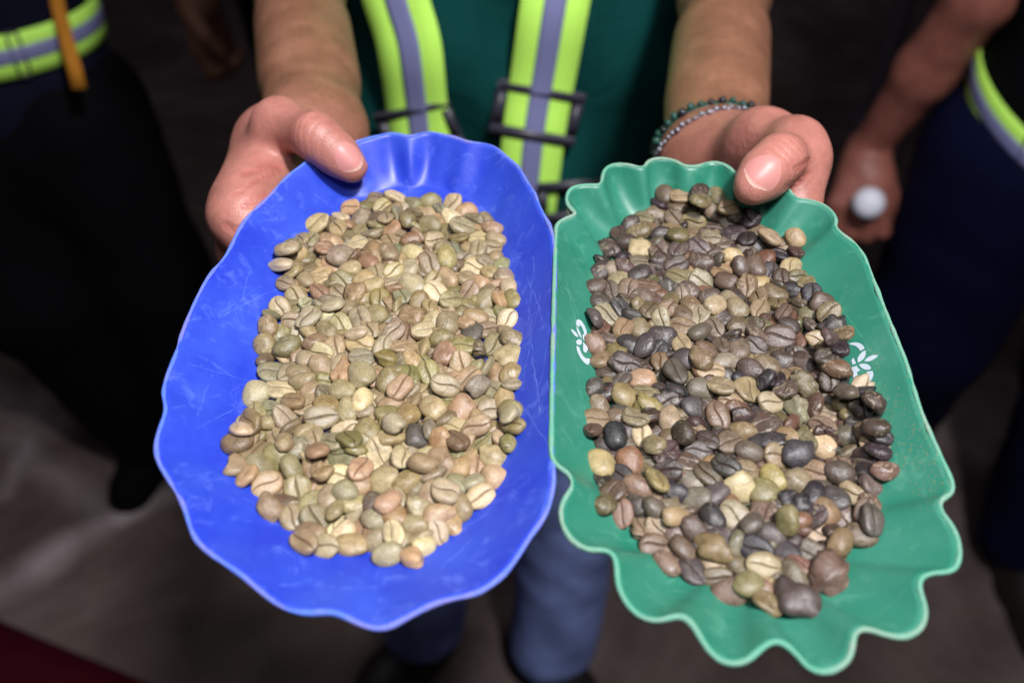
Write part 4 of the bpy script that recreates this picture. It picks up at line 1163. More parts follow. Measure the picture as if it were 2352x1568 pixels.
2507 5226 388 133 -804 -566 -124 401 318 222 38656 0 0 84 62 46
3102 3274 367 968 162 -91 -167 463 341 216 41753 3 51 120 115 75
873 6404 420 132 -5 -296 946 427 310 240 40671 0 9 218 192 127
2710 3837 284 303 -837 287 -353 418 295 227 5733 2 40 93 80 56
1475 4352 283 150 -670 691 -228 515 375 274 10248 0 19 150 127 90
-1838 6778 477 227 -825 517 39 473 402 243 40062 3 52 120 98 80
2066 6228 389 953 122 -241 136 495 419 262 17043 1 27 130 75 50
1131 -2221 363 902 159 -155 -370 469 390 252 14550 0 73 165 135 85
-777 1522 313 961 178 145 -155 457 348 228 23851 0 42 115 85 60
-3130 3199 290 846 487 -27 -214 435 342 230 43104 0 38 55 52 49
-4593 -3866 411 125 848 -514 25 412 307 220 35477 0 68 52 51 50
-2789 -4879 370 45 -995 -43 -82 436 364 214 5248 2 36 130 118 88
-4299 -315 304 249 121 4 -961 416 327 246 7306 0 86 52 42 45
-3717 4675 241 213 -779 589 13 450 339 213 20197 0 1 110 95 80
-3892 -1364 303 977 95 42 -188 431 311 218 46021 1 19 130 105 80
-261 4299 320 988 113 -104 28 428 313 212 24500 1 40 98 80 70
3780 -1585 1102 -44 481 -833 -270 456 361 268 15758 0 4 50 37 55
3219 6358 697 116 746 -655 13 414 296 246 17817 0 63 84 54 54
-215 -1077 279 164 217 -449 851 516 382 267 14342 0 85 119 78 57
3100 5202 457 233 -970 -54 52 381 300 207 44887 0 58 121 114 71
-1583 9124 250 941 319 98 -48 464 356 221 13219 0 47 130 110 80
-720 9411 409 282 18 107 953 502 395 258 16083 0 39 115 94 70
-2614 8554 219 879 304 -81 359 438 349 200 37850 0 27 80 65 60
1027 2738 433 943 -189 -139 -238 445 341 260 46415 0 84 89 78 58
-2441 1526 303 222 -332 910 112 462 353 235 36138 0 27 57 62 68
2074 3860 403 -196 -813 -547 34 420 326 236 32172 0 50 134 114 69
-3116 8007 212 21 643 765 37 462 351 242 9911 0 3 93 66 60
5 9414 1103 817 70 -100 563 473 346 268 34869 0 43 85 58 57
3153 -928 516 371 57 -285 -882 398 309 226 53343 0 52 145 134 84
1301 -5543 267 113 -968 223 -11 404 322 207 26374 0 35 190 160 125
-1542 7696 382 930 357 35 -80 468 379 218 3669 0 12 70 58 55
-2538 6035 398 68 -992 29 99 457 331 232 57242 0 44 120 110 85
-756 -7541 449 962 145 -128 -195 451 382 221 7112 0 62 155 115 95
-3089 -298 372 40 -995 87 34 361 270 183 57102 0 2 135 125 80
2965 2582 517 148 -483 -852 134 375 263 215 27196 0 64 88 73 66
-3407 5307 162 918 83 -31 388 506 392 268 50063 0 57 160 150 105
2752 -2745 360 316 -46 875 -365 457 350 225 42478 0 46 118 106 74
-14 3086 339 965 101 -34 -241 438 365 212 50761 0 59 90 78 78
-3749 1638 168 939 53 -24 -338 482 379 250 4277 2 7 140 125 65
-2159 8908 273 64 -983 121 -119 469 348 269 49401 0 36 138 131 91
-2658 -5560 211 757 79 160 -629 447 377 220 54646 0 35 115 90 80
1834 -5657 268 286 155 239 915 486 388 246 20148 0 87 76 61 53
3306 4799 515 0 -261 965 0 394 292 204 5082 0 54 142 128 80
3458 -2366 784 935 29 -134 -326 474 378 252 43154 0 58 130 105 80
1216 79 475 191 840 506 30 437 318 261 36507 0 34 54 40 52
-1457 9624 492 141 928 -341 -43 476 378 246 772 0 18 61 42 55
2885 6329 467 98 979 -158 -80 531 411 272 2863 0 17 48 39 52
473 8297 208 0 -984 175 0 456 345 237 38887 0 82 87 66 54
-352 -729 340 163 -983 68 55 466 338 236 22747 0 36 170 140 100
-1592 -1582 275 753 -112 332 557 385 308 271 12230 1 2 80 54 51
395 5600 380 101 -982 129 -92 421 322 208 40367 0 5 170 135 90
2198 5536 315 218 -783 -577 -80 473 397 231 41134 0 17 65 60 65
2237 1119 289 178 -819 537 99 508 383 278 40152 2 66 98 90 86
-4290 2616 235 15 -915 -380 -137 475 348 243 51562 0 4 120 75 50
354 6131 391 712 69 -615 -330 495 367 281 7143 0 33 93 83 77
-2369 -2249 354 958 229 81 -154 436 336 196 18528 0 9 130 105 70
140 2307 319 306 216 819 -434 419 295 237 43637 0 65 79 68 62
2918 -4714 529 0 -749 662 0 380 290 207 40720 0 89 121 91 75
-4050 2164 253 978 -8 -40 -204 395 297 236 38594 0 69 99 81 76
1323 8685 657 807 96 -55 580 427 329 238 30621 0 40 89 73 55
-2789 3667 263 303 342 32 889 461 327 250 9409 2 20 144 125 80
779 7390 196 2 131 -986 -108 419 311 229 9048 0 57 108 90 77
-1247 4194 352 281 -710 644 53 428 315 200 3715 0 47 150 130 110
3288 -1887 606 86 -990 105 -30 373 298 194 28864 0 72 60 53 52
3255 -1303 510 368 47 -125 -920 391 290 230 30475 0 8 144 131 82
-3135 -2980 331 36 -990 93 -100 440 337 234 23000 0 20 130 125 105
2289 2067 292 251 -716 650 -55 453 383 206 20002 0 3 130 80 55
833 4518 203 563 -199 53 -800 570 452 277 51106 0 45 73 62 55
-1793 -6493 180 979 172 -6 -110 480 405 221 13536 0 2 190 160 110
-3485 5873 230 946 270 150 103 438 341 200 48963 1 74 150 130 105
364 -5918 174 926 -98 -166 325 493 347 282 23604 0 16 77 58 61
1977 7098 211 891 298 -159 303 441 349 204 24369 1 49 55 55 65
-2359 369 240 746 -249 -130 -604 463 361 264 30623 3 68 87 83 62
716 -5353 319 100 457 794 -388 491 347 275 57209 0 88 128 91 77
435 3990 373 825 192 3 -531 471 357 228 33087 0 49 165 150 115
3521 -1055 1269 332 935 -60 111 383 306 195 40875 0 0 50 46 51
1831 510 312 70 747 -630 201 538 402 286 20862 0 47 157 128 89
2296 4855 293 514 758 -367 -161 437 325 240 58188 0 88 76 68 49
-86 9369 437 979 3 -74 -190 481 396 218 5024 0 12 125 115 70
-3110 6626 196 849 -244 21 468 389 280 230 39398 0 58 52 38 56
-2656 1024 105 262 0 0 -965 446 318 224 57163 2 59 86 67 59
-1704 4086 210 839 -213 -103 489 537 382 259 59335 3 1 136 121 80
1193 8522 200 873 226 108 -418 465 345 249 49168 0 60 165 155 130
-2369 3 252 22 -119 -952 280 443 320 253 53911 0 95 72 60 61
-1790 7203 262 352 225 223 -881 473 347 255 12691 0 49 99 91 66
-205 425 209 455 134 -223 852 437 343 239 971 0 81 76 66 57
1643 4947 304 965 166 -33 201 477 363 225 2177 0 45 190 160 95
-2319 -4676 251 266 959 98 -23 474 340 247 36924 0 89 98 75 67
1516 6938 224 907 197 76 -364 473 376 229 39145 0 67 110 95 75
2480 -3277 300 159 -742 651 32 500 407 252 46649 0 38 120 85 65
-3137 4056 270 -175 -911 309 209 479 352 252 39183 2 76 93 81 54
-3854 6389 252 174 -106 -945 257 451 334 234 13621 0 52 60 53 49
177 331 241 949 121 291 6 445 324 237 22832 0 9 51 46 57
3470 -2950 854 135 -947 289 -49 480 369 238 22599 0 55 165 135 95
955 -1220 221 64 874 -482 23 466 333 259 41805 0 1 117 105 61
-835 -2025 246 0 -433 901 0 417 334 294 10317 1 34 76 66 61
2755 -770 263 65 -283 -869 -401 407 314 196 24700 0 70 124 119 102
2979 6903 546 160 -950 -258 -79 427 350 209 27713 0 51 150 125 90
-410 7984 115 846 0 0 532 434 340 221 53344 0 72 145 117 83
511 6716 308 119 -977 -159 -78 481 351 236 34952 3 45 100 82 70
1502 -6128 245 68 -201 -972 106 455 364 242 37021 0 89 78 62 51
1520 6259 326 541 449 -554 -446 466 365 256 36348 2 85 78 65 59
1544 3042 243 101 176 -952 -230 454 348 236 11480 0 65 77 60 48
-3811 -2607 238 830 170 4 -531 457 356 225 35908 0 24 105 98 85
-3910 -929 205 563 -54 -325 -758 426 334 219 37322 0 25 82 79 71
2067 7965 371 8 -968 224 -115 441 366 199 17521 0 54 140 115 85
-2720 -1962 204 132 -976 -175 18 423 326 221 18667 0 66 100 85 79
-860 -4574 269 122 -925 -137 332 386 304 199 19142 0 62 145 103 70
484 -1128 112 678 -1 -1 -735 446 333 241 44958 0 44 54 50 56
-2213 3973 261 486 -313 -330 746 477 340 257 2283 0 1 119 91 82
-3791 -1990 185 788 188 -82 581 449 332 226 36791 0 98 77 64 65
-3300 -4318 263 59 -751 658 8 451 370 243 501 0 25 150 115 85
2622 343 355 971 -164 -126 -117 395 299 217 51881 0 62 108 72 70
-1157 8079 440 134 937 -320 46 440 344 254 58942 0 17 170 139 91
2322 -2769 326 -17 -31 -772 -635 408 327 288 29590 1 31 76 73 59
-1613 -2047 356 199 -897 393 -32 427 311 209 28250 0 34 150 120 85
-3763 939 307 130 934 32 -332 423 322 232 44877 0 31 108 93 85
-3401 -3491 219 235 -660 705 -111 407 297 225 19717 0 60 121 113 71
1604 1487 224 7 -330 939 95 500 375 258 25337 0 29 94 80 52
-4180 130 122 660 9 58 749 431 306 247 19582 0 70 131 116 72
-2295 -1421 316 143 -988 -61 7 479 363 265 42255 0 34 137 119 83
-1181 -671 200 26 -964 260 38 414 326 229 22969 0 27 99 86 77
-1386 -3309 339 919 182 -114 331 396 307 196 2483 0 5 165 125 70
-2013 4569 110 214 0 0 977 429 340 230 47171 0 16 127 85 55
-1763 5169 236 157 -800 574 85 440 337 231 19341 0 17 86 66 64
-1515 8549 212 204 577 -769 -185 381 274 207 49491 0 60 81 69 55
-948 -1521 149 193 -20 146 -970 402 316 227 38495 0 66 80 66 65
392 -4501 248 0 -453 -891 0 421 337 297 29342 1 88 96 83 81
-333 -6922 243 898 -318 -163 258 498 368 251 3222 0 11 125 111 87
-1514 312 234 4 953 291 -80 435 348 222 40297 0 19 141 130 88
-1990 8206 259 123 -977 148 93 480 406 248 2930 0 13 140 110 70
-794 8196 294 386 -87 891 -222 420 315 207 17704 0 26 71 58 58
2798 -416 286 102 -361 -840 -393 450 349 253 38947 0 12 134 82 70
3233 1606 426 964 -156 -166 135 411 326 213 48302 0 66 160 143 96
2840 -1704 318 113 -578 773 -236 441 324 229 35324 3 31 123 91 81
-299 -7412 313 939 263 -41 -216 436 356 227 45026 0 64 200 175 115
2546 3160 241 2 878 472 -84 513 393 277 15690 0 34 130 87 66
1757 -3892 154 971 -156 -104 -149 429 342 233 16604 0 26 98 86 78
-3123 1181 232 127 948 244 -161 424 299 211 42336 0 16 88 77 65
-1688 -5110 252 205 945 246 -71 526 414 256 7781 0 16 91 79 70
-2914 -6223 179 15 -285 -957 53 397 278 208 25077 0 95 112 84 72
-2245 5091 226 195 -430 880 45 398 315 196 13712 0 64 103 105 52
1515 2718 299 174 80 -971 -143 393 293 190 36984 0 68 119 116 76
2546 2685 231 492 -72 644 -582 393 292 202 42062 0 4 110 121 72
-26 5404 214 82 -552 -830 -24 450 341 248 38943 0 47 42 48 43
-358 4658 117 989 0 0 -150 466 359 246 12034 0 2 147 98 74
-725 -2679 215 15 262 -961 89 497 349 249 13263 0 8 69 53 50
-2143 1690 195 126 -980 95 -120 423 298 219 47660 0 68 59 52 47
-2181 5480 246 84 -797 554 227 394 291 214 51580 0 66 88 69 70
2030 3014 320 96 -820 557 -89 451 357 232 18569 0 2 150 95 60
-4236 -2832 106 756 75 31 649 393 286 178 19995 0 70 95 80 78
-231 -6544 254 851 -443 -250 -129 441 345 250 45525 0 41 93 70 59
-1026 570 250 946 -97 281 -130 482 379 257 2843 0 18 132 86 53
-1148 -1140 114 988 14 8 -156 474 368 231 19793 0 53 156 119 88
2721 1356 279 981 86 97 -145 442 320 231 16281 0 77 70 58 55
230 2031 298 98 535 -719 432 440 314 225 49103 0 62 54 46 54
-224 -3128 254 77 459 -884 -55 529 406 295 15656 0 72 103 73 62
-2247 2908 170 12 -166 206 -964 415 312 235 47770 0 15 147 120 74
825 5910 267 271 -863 -382 191 453 332 254 39300 3 54 165 126 84
-886 -13 289 349 311 -386 795 415 325 212 18096 0 84 96 76 63
-366 2409 213 0 -593 -805 0 441 324 249 30475 0 30 95 81 79
-299 6424 186 966 172 -152 -120 466 357 264 31779 0 97 113 78 59
-1951 -6038 223 927 -315 163 -122 464 353 230 31521 0 21 74 61 56
1987 -1943 205 93 -995 31 -34 455 339 236 21931 0 29 115 110 57
3271 -344 456 455 28 -59 888 412 329 218 29415 0 37 57 52 60
2999 -3651 396 458 0 0 889 419 329 201 45056 0 59 118 114 85
3311 282 449 611 0 0 792 444 326 217 50515 0 37 54 50 53
-3756 -306 247 896 435 -84 38 464 340 229 26698 2 71 129 109 67
3085 4097 343 81 -511 846 133 359 264 185 12994 0 3 142 116 81
-2807 -204 160 786 -205 -79 -578 396 278 194 46717 0 78 129 126 87
1362 7264 204 0 -885 -466 0 436 306 238 52751 2 95 83 52 54
-903 5452 194 104 -114 -282 947 440 324 216 22598 0 69 159 141 96
-4408 -1809 268 192 948 243 74 457 325 241 2594 0 18 125 88 67
-214 -4500 196 -61 -989 -25 -131 412 291 200 18721 0 31 102 117 82
-259 -5894 212 39 -218 297 929 454 363 220 41244 0 36 118 112 74
851 -3164 172 83 613 784 46 372 292 197 11981 2 48 129 112 68
811 937 350 -59 -692 -706 -139 441 333 229 12594 0 71 171 149 98
377 -3107 208 -38 -910 405 74 464 366 235 33161 0 67 123 93 75
2875 814 425 721 -23 -144 -678 429 306 236 50572 0 60 76 75 58
295 9498 793 318 151 -465 -813 446 315 241 45762 0 86 98 103 86
204 7791 212 86 -252 -938 -220 407 325 224 59383 0 31 98 73 70
2621 7180 419 835 215 137 -488 422 328 193 29427 3 0 150 120 85
-1007 -7035 236 168 -235 -916 279 439 313 215 46999 0 49 55 48 49
1927 -3108 101 811 0 0 585 400 319 210 31326 0 63 58 44 51
1220 3747 193 138 412 -898 -73 404 295 229 40429 0 7 53 45 57
144 6902 258 -175 -512 747 386 413 290 236 11466 0 62 115 93 67
2921 2335 180 408 161 -66 -896 377 283 220 1841 0 0 47 38 45
-318 -198 327 -58 -359 929 -76 456 364 249 29687 0 97 99 84 76
1952 3697 192 16 473 -858 198 415 305 208 15358 0 68 94 86 83
-3683 -3933 247 258 -470 843 -45 429 308 228 22828 0 47 111 81 67
-612 6958 249 794 601 83 51 382 286 209 59991 2 78 105 88 80
1084 290 195 -1 -917 400 0 445 353 218 3432 3 6 93 71 67
-1771 1128 234 52 170 984 -22 493 360 274 33874 0 32 76 59 49
-702 -434 191 63 -985 152 -47 423 324 219 56260 2 25 120 86 75
-2094 -2553 194 45 -924 376 -48 452 347 218 32870 0 17 48 46 56
-1849 -1059 220 0 -641 -767 0 373 298 263 19091 1 67 58 53 56
3309 1156 580 98 -928 343 106 435 314 229 44389 0 16 100 75 60
-982 6556 312 202 -596 695 348 404 309 232 52379 3 30 145 110 85
-1410 7291 247 91 94 946 296 436 331 226 35617 0 71 136 120 75
1257 -773 193 0 -400 -916 0 459 322 220 15501 0 42 91 85 74
-1281 1682 210 81 -489 868 -34 438 324 245 56134 0 80 73 56 55
-538 3109 268 171 -483 837 -193 490 375 261 2738 0 77 130 120 78
624 2734 223 -184 -684 704 47 477 379 231 17481 0 78 133 95 69
-30 1547 255 260 964 -25 -58 440 347 251 57381 0 84 69 58 58
-825 -3637 246 3 996 -43 -82 501 397 284 32215 0 56 115 106 87
-2305 7480 108 833 0 0 553 438 341 224 24493 0 35 45 56 46
959 -5747 96 246 0 0 969 388 288 203 1214 0 88 95 72 70
-2564 -3631 284 519 -845 125 33 416 333 220 45374 0 4 140 96 80
1451 -337 273 -204 -486 840 -127 453 349 218 34299 0 46 149 121 82
3397 1467 812 49 -33 -12 -998 419 303 218 13518 0 6 103 88 87
-2522 6540 211 225 968 65 87 408 310 207 7441 0 41 115 97 61
-957 6073 247 43 -59 -980 185 430 329 214 18662 0 44 170 141 94
1111 5788 258 753 -35 329 -568 538 410 267 18448 0 18 122 98 69
-322 3912 252 226 787 -569 80 443 344 228 53307 0 53 88 73 47
2341 -3987 244 176 -709 643 -232 433 303 247 451 0 34 115 108 62
-3563 -2759 105 7 0 0 -1000 414 309 225 51212 0 80 82 61 70
2136 -418 199 164 -964 -208 -15 431 327 213 29348 2 37 97 77 70
-1904 -595 221 349 62 257 899 423 320 232 54990 0 45 95 72 70
-3176 372 238 185 -144 -968 85 448 338 224 42302 2 17 49 44 51
4 -447 105 548 -1 0 837 416 296 233 7752 0 33 77 60 51
3489 2464 602 764 -45 -58 641 450 359 257 24507 2 22 93 77 79
869 -3890 288 242 -966 76 -47 523 410 281 35953 0 62 96 91 86
1537 -2171 251 85 -983 -156 -51 408 323 219 32513 0 55 93 82 66
-1253 -2897 234 -94 -962 253 -27 442 334 227 13449 0 4 40 42 41
2130 1810 245 280 924 -259 -22 430 317 245 24291 3 0 86 90 80
1263 -3167 198 207 287 183 917 419 297 207 20283 0 70 115 120 92
-2024 6075 222 106 -922 322 -190 446 337 222 45439 0 46 68 64 55
-1448 6718 311 770 -58 -497 395 450 349 221 4505 0 41 75 71 56
446 -496 201 -169 -78 970 154 396 298 195 33497 0 69 73 69 46
163 -5362 284 728 -306 -181 -586 487 374 239 2823 0 74 109 108 87
-1622 -3081 216 41 -335 -935 109 368 295 259 9605 1 23 132 109 65
1908 -722 245 0 -769 -639 0 401 291 220 12466 2 37 158 123 82
-608 5663 106 942 0 0 -334 447 318 227 13625 0 99 201 182 124
183 -3559 219 225 -931 -273 90 410 315 213 17824 0 38 152 103 73
53 2887 181 76 -326 -942 11 421 310 205 45574 0 62 144 88 63
829 1168 213 99 -936 316 -113 478 345 247 18823 2 24 216 196 141
-591 -5520 275 362 931 18 42 477 339 245 41932 0 26 100 81 72
1676 -5333 100 996 0 0 91 426 309 211 37550 0 50 103 85 69
-517 -4887 189 14 -67 989 -130 411 304 219 39372 0 2 140 118 81
-3183 1687 101 867 0 1 498 414 327 205 29668 0 18 55 59 64
290 1103 194 923 242 183 -235 407 312 204 15122 0 6 119 105 67
-1992 2357 361 -48 -990 88 99 417 316 216 21992 3 51 117 118 95
-940 2462 255 230 -457 -859 22 442 329 242 44232 0 32 95 74 77
-1577 5827 119 470 0 0 883 513 372 247 15573 2 98 108 73 64
-2686 -1288 205 0 -354 -935 0 462 340 235 7640 0 86 92 68 65
629 -37 166 0 -760 -650 0 368 260 192 58791 0 48 83 74 62
879 -1850 231 18 263 -930 -256 427 336 217 40227 0 32 101 88 70
-302 763 107 997 -2 1 -74 442 324 227 48954 0 14 175 161 119
-3573 3781 121 660 0 0 -751 499 375 254 31365 2 51 88 73 53
-1012 6996 311 442 -866 -155 176 485 369 250 56797 0 14 88 75 68
-3532 -22 101 24 0 0 -1000 432 326 207 41805 0 8 96 81 67
-2508 3150 181 0 -961 -278 0 409 308 206 6404 0 43 128 89 74
-2430 -3975 128 421 -38 -178 -888 375 287 186 22879 2 48 152 125 87
-4161 -4105 222 87 -926 359 -78 453 361 213 55828 0 36 150 130 95
581 -6868 256 228 -528 815 -76 430 343 238 8734 0 46 101 81 58
-3509 2277 103 161 0 0 -987 435 329 212 18152 2 10 82 63 61
-1621 2722 276 216 -167 -952 -137 455 335 231 2327 0 2 99 83 78
3133 447 708 4 -110 983 -148 450 348 254 34566 0 22 109 112 82
-1351 2254 190 0 -543 840 1 445 333 215 55831 0 88 128 117 74
2386 6701 172 950 -212 111 201 453 352 228 8665 0 14 62 48 53
323 4229 107 943 0 0 332 433 346 219 43878 0 36 57 52 54
2225 54 210 36 28 -979 199 420 333 206 56166 0 30 91 80 71
-1531 3257 194 0 -249 -969 0 453 324 221 28131 0 20 76 65 60
-1983 -2055 183 6 -958 -277 -66 417 328 206 35057 2 89 82 62 63
-265 7217 196 68 -968 -232 -60 428 322 226 39973 0 96 100 82 90
1486 -2695 247 0 -198 980 0 420 336 296 45415 1 91 111 105 81
-2786 5184 114 836 0 0 549 462 333 246 30617 0 74 141 129 93
-1129 1169 99 812 0 0 -584 397 290 215 47215 2 36 88 73 56
-3104 -697 215 0 -464 886 0 450 339 248 45800 3 33 124 104 68
-2698 2179 206 90 731 677 8 456 354 234 59892 2 34 114 98 81
1945 5394 207 0 -1000 -7 0 465 354 235 23053 2 95 83 64 58
-2881 -2527 209 89 809 -531 -235 400 292 222 54862 0 57 92 71 62
461 3486 185 396 -194 99 -892 488 371 271 21261 0 51 92 86 65
-2936 -4221 202 59 -914 -395 69 477 349 230 58874 2 66 150 133 87
62 -7241 345 226 -64 932 -276 400 287 197 37320 2 74 93 77 58
2210 -1238 236 2 848 522 -89 477 376 274 33053 0 64 113 81 74
-753 1787 126 1 -86 -118 989 393 296 198 27515 0 79 114 123 73
1289 5092 226 97 590 -760 -256 405 291 233 12909 0 11 108 86 65
-574 1124 231 -300 -393 -851 -176 428 316 211 23337 0 26 111 77 63
-1364 -5847 220 0 -677 -736 0 464 327 259 24018 0 85 159 138 99
1027 -4608 197 0 -980 -199 0 421 297 231 5047 2 12 144 130 78
-1545 -4625 133 675 0 -85 -733 478 356 233 43099 0 53 105 92 80
-4146 -3467 210 0 -404 -915 0 460 356 239 54111 2 8 87 70 55
3576 1589 645 784 0 0 -621 399 315 221 57092 0 6 61 55 64
3375 993 962 -85 529 -837 -108 395 285 208 31405 0 31 86 77 82"""

# ------------------------------------------------------------------ place the beans
COLOUR_NAMES = [((222,203,160),'cream'),((200,178,138),'pale tan'),((186,146,106),'orange tan'),((168,124,98),'pinkish brown'),((170,150,108),'tan'),((166,156,132),'grey beige'),((144,134,74),'olive'),((134,136,104),'grey green'),((134,110,78),'brown'),((110,86,66),'mid brown'),((130,78,52),'reddish brown'),((92,76,70),'dark brown'),((74,62,60),'very dark brown'),((52,48,54),'blackish'),((84,80,80),'charcoal')]
ORD = ['', 'second ', 'third ', 'fourth ', 'fifth ', 'sixth ', 'seventh ', 'eighth ', 'ninth ', 'tenth ']
def place_beans(data, t, tray_word, group, gain, kind_name, mean_c, keep):
    rows = [list(map(int, r.split())) for r in data.strip().split('\n')]
    beans = []
    for r in rows:
        p = np.array(r[:3]) / 1e5; q = np.array(r[3:7]) / 1000; q = q / np.linalg.norm(q)
        l, w, h = (x / 1e5 for x in r[7:10]); seed, kind, mot = r[10], r[11], r[12] / 99; c = np.array(r[13:16])
        V, CR = bean_shape(l, w, h, seed, kind)
        zl = quat_rot(q, np.array([[0, 0, 1.0]]))[0]; zw = t.R @ zl
        wp = t.world(p); to = EYE - wp; to /= np.linalg.norm(to); f = float(zw @ to)
        face = 'crease showing' if f < -0.3 else ('back showing' if f > 0.3 else 'lying on its edge')
        nm = COLOUR_NAMES[int(np.argmin([np.abs(c - np.array(k)).sum() for k, _ in COLOUR_NAMES]))][1]
        c = c * 0.86 + c.mean() * 0.14
        beans.append(dict(p=p, q=q, V=V, CR=CR, seed=seed, kind=kind, mot=mot, tint=np.clip(lin(c * keep + np.array(mean_c) * (0.85 * c.mean() / np.mean(mean_c) + 0.15) * (1 - keep)) * gain, 0, 0.8), face=face, nm=nm, c=c, l=l))
    N = min(300, len(beans))
    xs = np.array([b['p'][0] for b in beans]); ys = np.array([b['p'][1] for b in beans])
    qx = np.quantile(xs, (1 / 3, 2 / 3)); qy = np.quantile(ys, (.2, .4, .6, .8))
    zone = {}
    for i in range(N):
        b = beans[i]
        row = ('near end', 'lower part', 'middle', 'upper part', 'far end')[int(np.searchsorted(qy, b['p'][1]))]
        colw = ('left', 'centre', 'right')[int(np.searchsorted(qx, b['p'][0]))]
        zone.setdefault((b['nm'], b['face'], row, colw), []).append(i)
    for (nm, face, row, colw), ids in zone.items():
        ids.sort(key=lambda i: beans[i]['p'][0])
        for k, i in enumerate(ids):
            which = '' if len(ids) == 1 else (ORD[k] if k else 'first ')
            order = '' if len(ids) == 1 else ' from left'
            beans[i]['label'] = f"{which}{nm} bean{order}, {face}, {tray_word} tray's {row}, {colw}"
    for i in range(N):
        b = beans[i]
        n = len(b['V'])
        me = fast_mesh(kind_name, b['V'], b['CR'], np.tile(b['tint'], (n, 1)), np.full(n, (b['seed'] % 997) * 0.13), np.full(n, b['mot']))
        o = bpy.data.objects.new(kind_name, me); COL.objects.link(o)
        o.matrix_world = t.M @ Matrix.Translation(Vector(b['p'])) @ Quaternion(b['q']).to_matrix().to_4x4()
        lab = b['label']
        if b['l'] > 0.0060: lab = ('large shrivelled ' + b['nm'] + ' bean at the near tip of the green tray heap, ' + ('nearest rim' if b['p'][1] < -0.066 else 'behind another'))
        tag(o, lab, 'coffee bean', group)
    rest = beans[N:]
    if rest:
        VV = np.concatenate([quat_rot(b['q'], b['V']) + b['p'] for b in rest]); n = len(rest[0]['V'])
        rep = lambda key: np.repeat(np.array([key(b) for b in rest]), n, axis=0)
        me = fast_mesh('coffee_beans', VV, np.concatenate([b['CR'] for b in rest]), rep(lambda b: b['tint']), rep(lambda b: (b['seed'] % 997) * 0.13), rep(lambda b: b['mot']), len(rest))
        o = bpy.data.objects.new('bean_underlayer', me); COL.objects.link(o); o.matrix_world = t.M
        tag(o, f"mostly hidden coffee beans lying under the top layer in {tray_word} tray", 'coffee beans', None, 'stuff')
place_beans(BLUE_BEANS, TB, 'blue', 'pale green coffee beans heaped in the blue tray', 0.64, 'pale_coffee_bean', (168, 146, 100), 0.64)
place_beans(GREEN_BEANS, TG, 'green', 'dark mixed coffee beans heaped in the green tray', 0.60, 'dark_coffee_bean', (104, 87, 72), 0.74)

